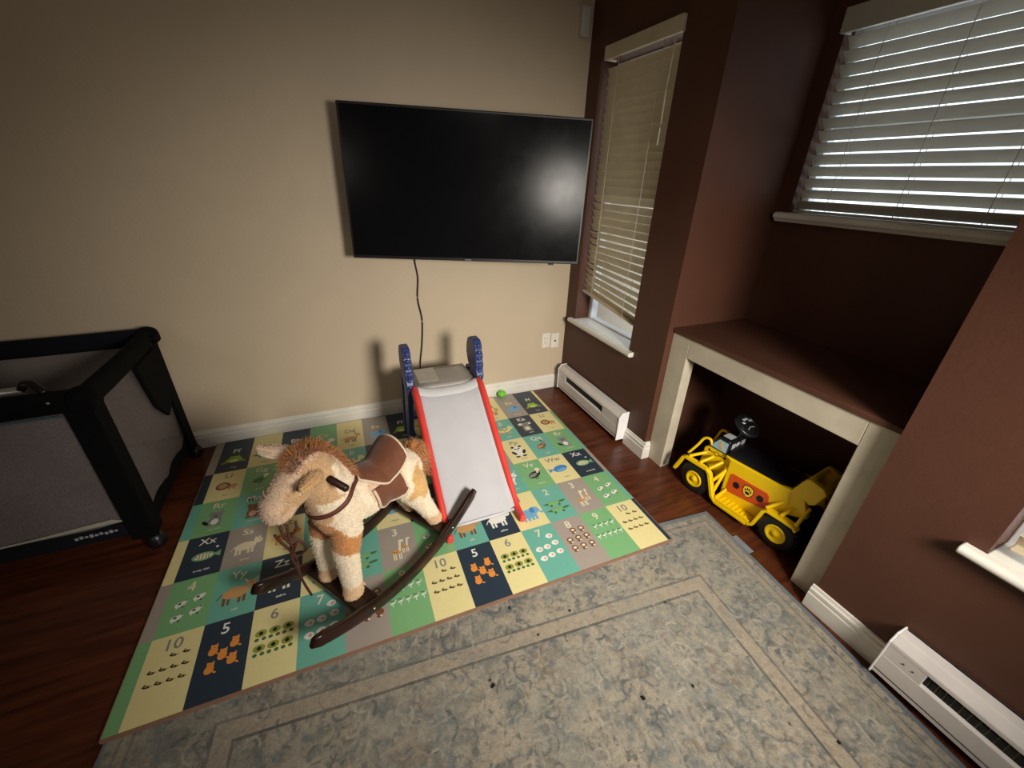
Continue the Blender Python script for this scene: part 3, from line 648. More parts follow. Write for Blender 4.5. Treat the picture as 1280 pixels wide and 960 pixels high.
hz = RZ+.0012*np.sin(GA*9+2*np.sin(GB*5))*np.clip(np.minimum(GA, GB)*8, 0, 1)*.5
V = np.stack([X, Y, hz], -1).reshape(-1, 3)
idx = np.arange((na+1)*(nb+1)).reshape(nb+1, na+1)
F = np.stack([idx[:-1, :-1], idx[:-1, 1:], idx[1:, 1:], idx[1:, :-1]], -1).reshape(-1, 4)
nv = len(V); xtra = [(0, -DB, RZ), (-DA, -DB, RZ), (-DA, -RL, RZ), (0, -RL, RZ), (0, 0, 0), (-DA, 0, 0), (-DA, -RL, 0), (0, -RL, 0), (0, 0, RZ), (-DA, 0, RZ)]
V = np.concatenate([V, np.array(xtra)]); faces = F.tolist()
e = nv; faces += [[e, e+1, e+2, e+3], [e+8, e+4, e+5, e+9], [e+9, e+5, e+6, e+2], [e+3, e+7, e+4, e+8], [e+2, e+6, e+7, e+3]]
me.from_pydata(V.tolist(), [], faces); me.materials.append(M['rug']); me.materials.append(M['rugside'])
im *= FADE*np.array([1.04, 1.0, .92])
cols = np.concatenate([np.repeat(np.concatenate([im.reshape(-1, 3), np.ones((na*nb, 1))], 1), 4, axis=0), np.tile(np.array([*(rgb((150, 150, 144))*FADE), 1]), (20, 1))])
at = me.color_attributes.new('paint', 'FLOAT_COLOR', 'CORNER'); at.data.foreach_set('color', cols.ravel())
for p in list(me.polygons)[-4:]: p.material_index = 1
me.update(); rug = bpy.data.objects.new('rug', me); col.objects.link(rug); rug.location = rot_o; rug.rotation_euler = (0, 0, -th_r)
tag(rug, 'large faded grey and beige oriental rug with a floral border, partly under the play mat', 'rug')
pad = MB().box((-.04, -.05, 0), (.022, .05, .003)).build('rug_pad', M['pad'], bevel=.001); pad.location = (.004, -1.745, 0.0005); pad.rotation_euler = (0, 0, R(-3))
tag(pad, 'small grey pad corner poking out from under the rug beside the toy truck', 'rug pad')

# ------------------------------------------------------------------ toddler slide
sl = thing('toddler_slide', 'grey toddler slide with red side rails and blue handle posts on the play mat', 'slide', (-1.075, -.80, ZT))
SO = Vector(sl.location)
def sp(x, y, z): return (x-SO.x, y-SO.y, z-SO.z)
prof_y = smooth_path([(0, -.600, .447), (0, -.66, .432), (0, -.80, .325), (0, -.95, .208), (0, -1.08, .112), (0, -1.165, .050), (0, -1.185, .036)], 6)
rows = []
for p in prof_y:    # shallow trough with raised edges
    rows.append([sp(-1.075+xx, p.y, p.z+.022*abs(xx/.165)**4) for xx in [(-.165+.33*j/14) for j in range(15)]])
rows.insert(0, [sp(-1.075+(-.165+.33*j/14), -.592, .447-.012+.012*abs((-.165+.33*j/14)/.165)**4) for j in range(15)])
MB().grid(rows).build('chute', M['greyp'], sl, solid=.008)
MB().tube([sp(-1.24, -1.186, .040), sp(-1.15, -1.188, .036), sp(-1.0, -1.188, .036), sp(-.91, -1.186, .040)], .008, n=8).build('front_lip', M['greyp'], sl)
rp = [(0, -.592, .470), (0, -.66, .452), (0, -.80, .345), (0, -.95, .228), (0, -1.08, .128), (0, -1.18, .050), (0, -1.262, .036)]
oct_ = [(.0195*math.cos(R(a)), .026*math.sin(R(a))) for a in range(22, 382, 30)]
for x in (-1.255, -.898):
    MB().sweep([sp(x, p.y, p.z) for p in smooth_path(rp, 6)], oct_, smooth=True, scales=[1-.22*(i/36)**2 for i in range(37)]).build('side_rail', M['red'], sl)
dk_ = MB()
rows = [[sp(-1.075+xx, y, z) for xx in (-.17, -.08, 0, .08, .17)] for y, z in ((-.588, .462), (-.56, .466), (-.47, .462), (-.36, .456), (-.315, .452), (-.305, .42), (-.300, .34))]
dk_.grid(rows); dk_.build('deck', M['greyd'], sl, solid=.010)
MB().box(sp(-1.215, -.52, .4665), sp(-1.10, -.34, .4705)).build('grip_patch', M['palep'], sl, bevel=.002)
MB().grid([[sp(-1.075+xx, yy, zz+.004+.026*abs(xx/.165)**3) for xx in [(-.163+.326*j/14) for j in range(15)]] for yy, zz in ((-.575, .448), (-.590, .456), (-.612, .455), (-.640, .446), (-.655, .436))]).build('chute_crest', mat('white_crest_plastic', (222, 222, 222), .35, .02), sl)
outline = [(-.575, .455), (-.592, .49), (-.578, .53), (-.590, .555), (-.572, .58), (-.580, .61), (-.560, .635), (-.560, .665), (-.535, .690), (-.470, .690), (-.430, .672), (-.405, .625), (-.400, .575), (-.42, .53), (-.455, .495), (-.475, .455)]
for x0, x1 in ((-1.295, -1.252), (-.905, -.860)):
    MB().prism(outline, (x0, x1), lambda p, q, t: sp(t, p, q)).build('handle_post', M['blue'], sl, bevel=.007, segs=3)
    b_ = MB(); xm = (x0+x1)/2
    for i in range(6): z = .485+i*.036; y = -.590+.022*(i/5)**2+(.004 if i % 2 else 0); b_.ell(sp(xm, y, z), (.012, .009, .012), n=12, k=8)
    b_.build('post_studs', M['blue'], sl)
for x0, x1 in ((-1.292, -1.262), (-.895, -.865)):
    MB().prism([(-.595, .46), (-.475, .46), (-.36, .02), (-.355, .0), (-.475, .0), (-.48, .02)], (x0, x1), lambda p, q, t: sp(t, p, q+ZT)).build('leg', M['blue'], sl, bevel=.008, segs=3)
    MB().prism([(-.40, .455), (-.345, .455), (-.245, .0), (-.30, .0)], (x0, x1), lambda p, q, t: sp(t, p, q+ZT)).build('leg', M['blue'], sl, bevel=.006)
for z, y in ((.12, -.285), (.25, -.315)):
    MB().box(sp(-1.262, y-.04, z), sp(-.895, y+.03, z+.022)).build('ladder_step', M['blue'], sl, bevel=.005)

# ------------------------------------------------------------------ rocking horse
ho = thing('rocking_horse', 'plush brown and white pony on dark wooden rockers standing on the play mat', 'rocking horse', (-1.541, -1.226, ZT), R(215))
HZ = ZT
def H(x, y, z): return Vector((x, y, z-HZ))
def rocker(y):
    n = 30; mb = MB(); pts = []; sca = []
    for i in range(n+1):
        x = -.425+.855*i/n; zl = .003+.70*x*x; hh = .023
        pts.append(H(x, y, HZ+zl+hh)); e = min(i, n-i)/n; sca.append((1, .97, .88)[0] if e > .03 else (.70, .93)[1 if e > 0 else 0])
    prof = []
    for a in range(0, 360, 20):
        c, s_ = math.cos(R(a)), math.sin(R(a)); prof.append((.013*math.copysign(abs(c)**.5, c), .025*math.copysign(abs(s_)**.5, s_)))
    mb.sweep(pts, prof, scales=sca); o = mb.build('rocker', M['wood'], ho)
    sgn = 1 if y > 0 else -1
    for x in (.205, -.245): MB().lathe([(0, .003), (.004, .003), (.0055, 0)], H(x, y+sgn*.012, HZ+.003+.7*x*x+.026), (0, sgn, 0), n=12).build('bolt_head', M['screw'], o)
    return o
rocker(.17); rocker(-.17)
for x in (.205, -.245): MB().box(H(x-.045, -.16, HZ+.038), H(x+.045, .16, HZ+.060)).build('cross_board', M['wood'], ho, bevel=.004)
# plush body: overlapping forms fused into one surface
bd = MB()
def lump(c, r, rz=0, ry=0): bd.ell(H(*c), r, rot=(Matrix.Rotation(R(rz), 3, 'Z')@Matrix.Rotation(R(ry), 3, 'Y')), n=28, k=18)
def limb(a, b, ra, rb, n=9):
    a = Vector(a); b = Vector(b)
    for i in range(n+1):
        t = i/n; p = a.lerp(b, t); r = ra+(rb-ra)*t; bd.ell(H(*p), (r, r, r), n=20, k=12)
lump((.155, 0, .435), (.098, .094, .098)); lump((.05, 0, .425), (.14, .092, .094)); lump((-.09, 0, .415), (.125, .096, .098)); lump((-.150, 0, .400), (.080, .088, .088))
limb((.165, 0, .47), (.205, 0, .60), .088, .070); limb((.13, 0, .50), (.19, 0, .63), .06, .06)
lump((.232, 0, .648), (.080, .068, .072), 0, 20); limb((.25, 0, .645), (.335, 0, .588), .064, .048); lump((.342, 0, .580), (.054, .052, .050), 0, 40)
lump((.20, .045, .63), (.05, .03, .05)); lump((.20, -.045, .63), (.05, .03, .05))
for s_ in (1, -1):
    limb((.175, s_*.060, .38), (.200, s_*.068, .28), .055, .043); limb((.200, s_*.068, .28), (.205, s_*.072, .105), .043, .034); lump((.207, s_*.072, .086), (.039, .036, .026))
    limb((-.125, s_*.058, .37), (-.165, s_*.070, .26), .072, .046); limb((-.165, s_*.070, .26), (-.235, s_*.074, .105), .043, .033); lump((-.243, s_*.074, .086), (.037, .035, .026))
tmp = bd.build('plush_form', M['fur'], None, fix=False)
md = tmp.modifiers.new('fuse', 'REMESH'); md.mode = 'VOXEL'; md.voxel_size = .0055; md.use_smooth_shade = True
ms = tmp.modifiers.new('soft', 'SMOOTH'); ms.factor = .8; ms.iterations = 9
dg = bpy.context.evaluated_depsgraph_get(); dg.update()
bme = bpy.data.meshes.new_from_object(tmp.evaluated_get(dg)); bpy.data.objects.remove(tmp)
body = bpy.data.objects.new('plush_body', bme); col.objects.link(body); body.parent = ho
bme.materials.clear(); bme.materials.append(M['fur'])
WHT, TAN, GIN, BEI = s2l((238, 222, 196)), s2l((206, 170, 128)), s2l((200, 140, 84)), s2l((222, 192, 164))
def wob(p): return .012*math.sin(p.x*47+p.z*31)+.010*math.sin(p.z*60-p.x*23+1)
def furcol(p):
    x, y, z = p.x, abs(p.y), p.z+HZ; q = wob(p)
    if x > .20 and z > .505 and not (z < .56 and x < .26):
        if y < .042+q*.5 and x+z > .885: return BEI                   # blaze down the nose
        if x > .352+q: return BEI
        return TAN
    if x > .135 and z > .535: 
        if .555+q < z < .66 and y > .055 and x < .185: return WHT
        return TAN if x > .15 else BEI
    if z < .135+q*.4 and (x > .1 or x < -.15): return s2l((226, 190, 148))          # tan feet
    if x > .235+q and z > .44: return TAN
    if x > .12 and abs(z-(.325+(x-.17)*1.0)+q*1.2) < .046: return GIN               # patch over the shoulder
    if x > .13 and z < .34: return WHT
    if -.01+q < x < .075+q and z > .43 and y > .03: return BEI
    if -.195 < x+q < -.085 and .315 < z+q < .435 and y > .03: return s2l((216, 174, 114))
    if x < -.10 and z >= .385: return WHT
    return WHT
pc = [furcol(v.co) for v in bme.vertices]
cn = bme.color_attributes.new('paint', 'FLOAT_COLOR', 'POINT'); cn.data.foreach_set('color', [c for k in pc for c in (*k, 1)])
bvh = BVHTree.FromPolygons([v.co.copy() for v in bme.vertices], [tuple(p.vertices) for p in bme.polygons])
# ears, mane, tail
def fur_tufts(name, seeds, L, wd, cols, n_seg=3, parent=ho, droop=.4, jit=.35, stuff=True):
    """seeds: (point, direction)"""
    mb = MB()
    for p, d in seeds:
        d = (Vector(d)+Vector((random.gauss(0, jit), random.gauss(0, jit), random.gauss(0, jit)))).normalized(); sd = d.cross(Vector((random.random()-.5, random.random()-.5, random.random()))).normalized()
        l = L*random.uniform(.6, 1.2); c = random.choice(cols); k = random.uniform(.85, 1.12); c = tuple(x*k for x in c); vs = []; q = Vector(p)
        for i in range(n_seg+1):
            t = i/n_seg; wv = wd*(1-t*.92); vs += [q+sd*wv, q-sd*wv]; dd = (d+Vector((0, 0, -droop*t))).normalized(); q = q+dd*l/n_seg
        mb.add(vs, [(2*i, 2*i+1, 2*i+3, 2*i+2) for i in range(n_seg)], 0, c)
    o = mb.build(name, M['fur'], parent, fix=False); o['kind'] = 'stuff'; return o
tri = [(p.area, p) for p in bme.polygons]; tot = sum(a for a, _ in tri); cum = np.cumsum([a for a, _ in tri])/tot
mb = MB(); N_F = 42000
for u in np.random.RandomState(2).rand(N_F):
    p = tri[int(np.searchsorted(cum, u))][1]; vs = [bme.vertices[i].co for i in p.vertices]; wts = [random.random() for _ in vs]; sw = sum(wts)
    q = sum((v*w_/sw for v, w_ in zip(vs, wts)), Vector()); nrm = p.normal; c = pc[p.vertices[0]]
    fl = Vector((-.35, 0, -.75)) ; d = (nrm*.75+fl*.7+Vector((random.gauss(0, .25), random.gauss(0, .25), random.gauss(0, .25)))).normalized()
    sd = d.cross(nrm); sd = sd.normalized() if sd.length > 1e-3 else Vector((1, 0, 0)); l = random.uniform(.004, .0075); wv = .0011; k = random.uniform(.88, 1.1); c = tuple(x*k for x in c)
    mb.add([q+sd*wv, q-sd*wv, q+d*l], [(0, 1, 2)], 0, c)
o = mb.build('fur_pile', M['fur'], body, fix=False); o['kind'] = 'stuff'
for s_ in (1, -1):
    e_ = MB(); base_ = H(.232, .060, .668) if s_ > 0 else H(.235, -.052, .700); tip = H(.312, .100, .664) if s_ > 0 else H(.300, -.130, .712)
    d = (tip-base_); L_ = d.length; rot = d.to_track_quat('X', 'Z').to_matrix()
    rows = []
    for i in range(13):
        t = i/12; wv = .027*math.sin(math.pi*(.12+.88*t)**.8)**.8+.002; rows.append([base_+rot@Vector((t*L_, wv*math.cos(a), .011*math.sin(a)*(1-.3*t)-(.006*math.cos(a*2) if t > .1 else 0))) for a in [2*math.pi*j/16 for j in range(17)]])
    e_.grid(rows, c=s2l((204, 164, 116)) if s_ > 0 else BEI)
    eo = e_.build('ear', M['fur'], ho)
    rim = MB(); rim.tube([base_+rot@Vector((t*L_, s_*-.0+.027*math.sin(math.pi*(.12+.88*t)**.8)**.8*(-1 if s_ > 0 else 1), -.006)) for t in [i/10 for i in range(11)]], .0055, c=WHT, n=8)
    rim.build('ear_lining', M['fur'], eo)
    fur_tufts('ear_fur', [(r_[j], (r_[j]-(base_+rot@Vector((L_*i/12, 0, 0)))).normalized()) for i, r_ in enumerate(rows) for j in range(16) for _ in range(5)], .006, .001, [s2l((204, 164, 116)) if s_ > 0 else BEI], 2, eo, .1)
GM = [s2l((186, 122, 66)), s2l((170, 104, 52)), s2l((200, 140, 84))]
sd_ = []
crest = smooth_path([H(.292, 0, .688), H(.262, 0, .712), H(.215, 0, .722), H(.170, 0, .705), H(.135, 0, .655), H(.100, 0, .590), H(.085, 0, .535)], 14)
for i, q in enumerate(crest):
    dq = (crest[min(i+1, len(crest)-1)]-crest[max(i-1, 0)]).normalized(); outv = dq.cross(Vector((0, 1, 0))); outv = outv if outv.z > -.2 else -outv
    for _ in range(46):
        yy = random.uniform(-.026, .026); sd_.append((q+Vector((0, yy, 0))-outv*.012, outv*.9+Vector((-.25, yy*26, 0))))
fur_tufts('mane', sd_, .034, .0017, GM, 3, ho, .5)
tl = MB().tube(smooth_path([H(-.205, 0, .455), H(-.232, 0, .470), H(-.262, 0, .435), H(-.275, 0, .370), H(-.270, 0, .315)], 5), .020, c=GM[0], n=12, scales=[.7+.5*math.sin(math.pi*min(1, i/20)) for i in range(21)])
to = tl.build('tail', M['fur'], ho)
tpath = smooth_path([H(-.205, 0, .455), H(-.232, 0, .470), H(-.262, 0, .435), H(-.275, 0, .370), H(-.270, 0, .300)], 14)
fur_tufts('tail_hair', [(q+Vector((random.gauss(0, .011), random.gauss(0, .013), random.gauss(0, .008))), Vector((-.5, random.gauss(0, .5), .1 if i < 20 else -.6))) for i, q in enumerate(tpath) for _ in range(36)], .034, .0016, GM, 3, to, .8)
# eyes
for s_ in (1, -1):
    loc, nn, _, _ = bvh.ray_cast(H(.292, s_*.3, .640), Vector((0, -s_, 0)))
    MB().ell(loc or H(.29, s_*.06, .64), (.009, .006, .009), n=16, k=10).build('eye', M['blk'], ho)
# saddle laid over the back
ax = H(0, 0, .425)
def on_body(x, phi, off):
    """point on the body seen from its long axis: phi 0 = straight up, + = near side"""
    o_ = Vector((x, 0, ax.z)); d = Vector((0, math.sin(phi), math.cos(phi))); h = bvh.ray_cast(o_+d*.25, -d)[0]
    r = (h-o_).length if h is not None else .095
    r = min(r, .125); return o_+d*(r+off)
def seat_pt(u, v):      # u 0 front .. 1 back, v -1..1 across
    x = .078-.165*u; wv = R(14+54*math.sin(math.pi*min(1, (.1+u)*.62))); phi = v*wv; p = on_body(x, phi, .010)
    lift = max(0, (u-.55)/.45)**1.05*.060*(1-.20*v*v); return p+Vector((-lift*.45, 0, lift))
MB().grid([[seat_pt(i/18, -1+2*j/20) for j in range(21)] for i in range(19)]).build('saddle_seat', M['leather'], ho, solid=.010)
rim = [seat_pt(0, -1+2*j/10) for j in range(11)]+[seat_pt(i/18, 1) for i in range(1, 18)]+[seat_pt(1, 1-2*j/12) for j in range(13)]+[seat_pt(i/18, -1) for i in range(17, 0, -1)]
MB().tube(rim, .0058, closed=True, n=8).build('saddle_piping', M['piping'], ho)
for s_ in (1, -1):
    def flap_pt(a, b): 
        x0 = .060-.130*a; lw = R(58); ext = math.sin(math.pi*(.12+.76*a))**.45; phi = lw+R(72)*b*ext; return on_body(x0-.010*b, s_*phi, .009)
    fo = MB().grid([[flap_pt(i/12, j/12) for j in range(13)] for i in range(13)]).build('saddle_flap', M['leather'], ho, solid=.006)
    edge = [flap_pt(0, j/10) for j in range(11)]+[flap_pt(i/12, 1) for i in range(1, 12)]+[flap_pt(1, 1-j/10) for j in range(11)]
    MB().tube(edge, .0055, n=8).build('flap_piping', M['piping'], fo)
# handle through the neck
hd = MB().tube([H(.205, -.155, .628), H(.205, .155, .628)], .0115, n=20); hd.ell(H(.205, .155, .628), (.0115, .006, .0115)); hd.ell(H(.205, -.155, .628), (.0115, .006, .0115))
hd.build('hand_grip', M['dowel'], ho)
# chest strap and reins
def snap(p, off=.006):
    p = Vector(p); q, n_, _, _ = bvh.find_nearest(p); return q+n_*off
def ribbon(name, pts, wd, m_, off=.0075):
    P = [snap(p, off) for p in smooth_path(pts, 6)]; mb = MB(); vs = []
    for i, q in enumerate(P):
        d = (P[min(i+1, len(P)-1)]-P[max(i-1, 0)]).normalized(); n_ = bvh.find_nearest(q)[1]; sdv = d.cross(n_).normalized()
        vs += [q+sdv*wd/2, q-sdv*wd/2]
    mb.add(vs, [(2*i, 2*i+1, 2*i+3, 2*i+2) for i in range(len(P)-1)]); return mb.build(name, m_, ho, solid=.003)
for s_ in (1, -1):
    ribbon('chest_strap', [H(.080, s_*.02, .53), H(.09, s_*.055, .535), H(.125, s_*.09, .535), H(.165, s_*.10, .515), H(.215, s_*.085, .495), H(.26, s_*.05, .478), H(.275, 0, .468)], .015, M['strap'])
    ribbon('breast_cord', [H(.27, 0, .455), H(.258, s_*.03, .42), H(.235, s_*.035, .38), H(.21, s_*.02, .345)], .006, M['rein'])
ribbon('noseband', [H(.33, .06, .61), H(.355, .035, .63), H(.365, 0, .635), H(.355, -.035, .63), H(.33, -.06, .61)], .004, M['piping'], .009)
rn = MB()
for pts in ([(.318, .03, .515), (.322, .035, .49), (.338, .03, .470), (.325, .05, .44), (.316, .05, .405), (.335, .03, .38), (.352, .03, .395), (.340, .04, .44)],
            [(.360, .02, .525), (.362, .03, .49), (.352, .04, .445), (.358, .03, .40), (.352, .03, .34), (.348, .03, .28), (.338, .02, .22), (.325, .01, .155)],
            [(.345, .03, .52), (.350, .035, .48), (.340, .05, .455), (.352, .03, .43), (.345, .03, .37), (.352, .03, .30)],
            [(.385, .03, .515), (.376, .03, .48), (.366, .04, .45), (.356, .03, .42)]):
    rn.tube(smooth_path([H(*q) for q in pts], 8), .0042, n=8)
rn.build('reins', M['rein'], ho)

# ------------------------------------------------------------------ ride-on dump truck
TD = Vector((-.058, .416, 0)).normalized(); TN = Vector((TD.y, -TD.x, 0))
tk_o = Vector((.113, -1.832, 0))+TD*.24+TN*.14
tk = thing('toy_dump_truck', 'yellow and black ride-on dump truck parked in the low recess under the ledge', 'toy truck', tk_o, math.atan2(TD.y, TD.x))
def T(s, off, z): return Vector((s-.24, .14-off, z))
TWID = .28
for s_ in (.461, .027):
    for side in (0, 1):
        cy = .0 if side == 0 else TWID; sg = -1 if side == 0 else 1; ctr = T(s_, cy, .088); axv = Vector((0, -sg, 0))
        w_ = MB().lathe([(.045, .000), (.066, .001), (.080, -.006), (.088, -.020), (.089, -.040), (.086, -.062), (.070, -.074), (.0, -.074)], ctr, axv, n=44)
        for q in range(22):
            a = 2*math.pi*q/22; d = Vector((math.cos(a), 0, math.sin(a))); pm_ = ctr-axv*.034+d*.087; rt = Matrix.Rotation(-a, 3, 'Y')
            w_.box(pm_-Vector((.003, .024, .004)), pm_+Vector((.003, .024, .004)), rot=rt)
        wo = w_.build('wheel', M['tyre'], tk)
        MB().lathe([(0, .006), (.012, .006), (.015, -.001), (.030, -.003), (.036, .003), (.043, .004), (.047, -.002), (.047, -.02)], ctr, axv, n=36).build('hub', M['yellow'], wo)
bt = MB()
bt.prism([(.335, .10), (.335, .275), (.365, .290), (.10, .300), (.055, .310), (.03, .29), (.03, .16), (.12, .055), (.33, .055)], (.045, TWID-.045), lambda p, q, t: T(p, t, q))
bt.prism([(.335, .12), (.335, .275), (.46, .282), (.492, .255), (.498, .13)], (.072, TWID-.072), lambda p, q, t: T(p, t, q))
bt.build('body', M['yellow'], tk, bevel=.008, segs=3)
for side in (0, 1):
    f = (lambda o_: o_) if side == 0 else (lambda o_: TWID-o_)
    fe = MB()
    def strip(pts, th, o0, o1):
        n_ = len(pts); up_ = []
        for i, (a, b) in enumerate(pts):
            p0 = pts[max(i-1, 0)]; p1 = pts[min(i+1, n_-1)]; dx, dz = p1[0]-p0[0], p1[1]-p0[1]; L = math.hypot(dx, dz); up_.append((a+dz/L*th, b-dx/L*th))
        for i in range(n_-1):
            q = [pts[i], pts[i+1], up_[i+1], up_[i]]; fe.prism(q, (f(o0), f(o1)), lambda p, r_, t: T(p, t, r_))
    strip([(.588, .085), (.580, .11), (.552, .185), (.530, .197), (.405, .200), (.380, .180), (.335, .068), (.318, .054), (.150, .054), (.132, .066), (.108, .170), (.088, .186), (.020, .188), (-.030, .185), (-.046, .170)][:9], -.016, -.012, .014)
    strip([(.150, .054), (.132, .066), (.108, .170), (.088, .186), (.020, .188), (-.030, .185), (-.046, .170)], -.014, -.012, .026)
    # struts of the front fender, the grille guard and behind the rear wheel
    for a, b in (((.52, .20), (.465, .238)), ((.455, .20), (.425, .236)), ((.40, .198), (.372, .236)), ((.365, .145), (.335, .225)), ((.345, .09), (.345, .225)), ((.325, .065), (.30, .135)), ((.10, .185), (.045, .245)), ((.035, .19), (.005, .25)), ((-.03, .185), (-.035, .265))):
        fe.tube([T(a[0], f(.004), a[1]), T(b[0], f(.064), b[1])], .0085, n=8)
    fe.tube(smooth_path([T(.548, f(.035), .19), T(.520, f(.055), .255), T(.500, f(.065), .305), T(.470, f(.068), .315), T(.452, f(.068), .290)], 5), .0075, n=8)
    fe.build('fender', M['yellow'], tk, bevel=.002)
    st = MB()
    for q in range(7): s0 = .165+q*.022; st.box(T(s0+.006, f(.001), .068), T(s0, f(.044), .073))
    st.box(T(.325, f(-.008), .055), T(.14, f(.046), .069)); st.build('running_board', M['yellow'], tk, bevel=.002)
    dc = MB(); dc.prism([(.298, .112), (.306, .130), (.305, .212), (.296, .222), (.130, .228), (.118, .218), (.108, .160), (.116, .146), (.134, .138)], (f(.0405), f(.046)), lambda p, q, t: T(p, t, q)); od = dc.build('side_panel', M['orange'], tk, bevel=.001)
    o1_, o2_ = f(.0385), f(.0410)
    hx = MB()
    for cx_ in (.266, .148):
        cz_ = .174+(.266-cx_)*.06; hx.prism([(cx_+.017*math.cos(R(a)), cz_+.019*math.sin(R(a))) for a in range(0, 360, 60)], (o1_, o2_), lambda p, q, t: T(p, t, q))
    hx.prism([(.207+x_*1.5, .180+z_*1.5) for x_, z_ in ((-.016, .018), (0, .023), (.016, .018), (.019, 0), (.012, -.016), (0, -.024), (-.012, -.016), (-.019, 0))], (f(.0392), f(.041)), lambda p, q, t: T(p, t, q))
    hx.build('badge_rim', M['blk'], od)
    MB().prism([(.207+x_*1.3, .180+z_*1.3) for x_, z_ in ((-.016, .018), (0, .023), (.016, .018), (.019, 0), (.012, -.016), (0, -.024), (-.012, -.016), (-.019, 0))], (f(.0378), f(.0392)), lambda p, q, t: T(p, t, q)).build('badge_shield', M['badge'], od)
    pw = MB()
    for x_, z_, r1, r2_ in ((0, -.007, .0085, .0065), (-.010, .004, .003, .0042), (-.0035, .010, .003, .0045), (.0035, .010, .003, .0045), (.010, .004, .003, .0042)): pw.ell(T(.207+x_*1.3, f(.0376), .180+z_*1.3), (r1*1.35, .0008, r2_*1.35), n=14, k=6)
    pw.build('paw_mark', M['blk'], od)
    for cx_ in (.462, .374): MB().ell(T(cx_, f(.0712), .254), (.0065, .0008, .008), n=10, k=6).build('hood_mark', M['blk'], tk)
    tx = MB(); tx.tube([T(.418+.013*math.cos(q), f(.0712), .254+.011*math.sin(q)) for q in [2*math.pi*i/16 for i in range(16)]], .0016, closed=True, n=6)
    tx.tube([T(.452, f(.0712), .252), T(.432, f(.0712), .252)], .002, n=6); tx.tube([T(.404, f(.0712), .252), T(.384, f(.0712), .252)], .002, n=6)
    tx.build('hood_emblem', mat('worn_bronze_print', (120, 88, 30), .5), tk)
# cab block
cb_ = MB().prism([(.365, .278), (.365, .352), (.372, .360), (.425, .358), (.468, .290), (.468, .278)], (.066, TWID-.066), lambda p, q, t: T(p, t, q)); cab = cb_.build('cab', M['blk'], tk, bevel=.006, segs=3)
for o0 in (.0640, TWID-.0640):
    MB().prism([(.374, .288), (.372, .346), (.420, .346), (.452, .300), (.450, .288)], (o0-.0008, o0+.0008), lambda p, q, t: T(p, t, q)).build('window_sticker', M['sky'], cab)
sk = MB()
for s0, z0, r1, r2_ in ((.408, .318, .014, .012), (.405, .332, .010, .008), (.398, .304, .012, .008)): sk.ell(T(s0, .0625, z0), (r1, .0006, r2_), n=14, k=6)
sk.build('sticker_print', M['sand'], cab)
MB().box(T(.420, .085, .3615), T(.378, .135, .3630)).build('roof_sticker', M['palegrey'], cab)
gp = MB(); gp.box(T(.3640, .085, .296), T(.3628, .115, .340)); gp.box(T(.3640, .165, .300), T(.3628, .195, .340)); gp.lathe([(0, .001), (.018, .001), (.018, 0)], T(.3645, .140, .322), (-1, 0, 0), n=24); gp.build('gauge_sticker', M['palegrey'], cab)
sw = MB(); wc = T(.350, .135, .446); tilt = Matrix.Rotation(R(-32), 3, 'Y')
sw.tube([wc+tilt@Vector((.056*math.cos(a), .056*math.sin(a), 0)) for a in [2*math.pi*i/28 for i in range(28)]], .010, closed=True, n=10)
sw.ell(wc, (.052, .052, .010), rot=tilt); sw.tube([wc, T(.372, .140, .345)], .012, n=12)
for a in (90, 210, 330): sw.tube([wc, wc+tilt@Vector((.054*math.cos(R(a)), .054*math.sin(R(a)), 0))], .007, n=8)
swo = sw.build('steering_wheel', M['blk'], tk)
pp = MB()
for x_, y_ in ((.018, .024), (.032, .008), (.032, -.010), (.018, -.026)): pp.ell(wc+tilt@Vector((x_, y_, .011)), (.010, .008, .004), n=10, k=6)
pp.tube([wc+tilt@Vector((-.020+.008*math.cos(q*.5), q*.008, .011)) for q in range(-3, 4)], .0022, n=6)
pp.build('wheel_dots', M['palegrey'], swo)
se = MB(); rows = []
for i in range(11):
    s0 = .055+.300*i/10; rows.append([T(s0, .055+(TWID-.11)*j/12, .296+.020*math.sin(math.pi*j/12)**.4+.006*math.cos(i*.7)) for j in range(13)])
se.grid(rows); se.box(T(.358, .056, .285), T(.05, TWID-.056, .302)); se.build('seat', M['blk'], tk, bevel=.002)
tb = MB()
for o0, o1 in ((.045, .075), (TWID-.075, TWID-.045)):
    tb.prism([(.06, .285), (.015, .395), (.000, .402), (-.055, .392), (-.072, .370), (-.050, .300), (-.030, .285), (-.012, .295), (-.020, .340), (.004, .345), (.022, .300), (.02, .20), (-.04, .20), (.06, .20)][:8]+[(-.045, .215), (.03, .18)], (o0, o1), lambda p, q, t: T(p, t, q))
tb.prism([(.060, .285), (.015, .395), (.000, .402), (-.012, .395), (.035, .275)], (.075, TWID-.075), lambda p, q, t: T(p, t, q))
tb.prism([(-.045, .385), (-.062, .380), (-.072, .368), (-.058, .320), (-.045, .322)], (.075, TWID-.075), lambda p, q, t: T(p, t, q))
tb.build('backrest', M['yellow'], tk, bevel=.006, segs=3)

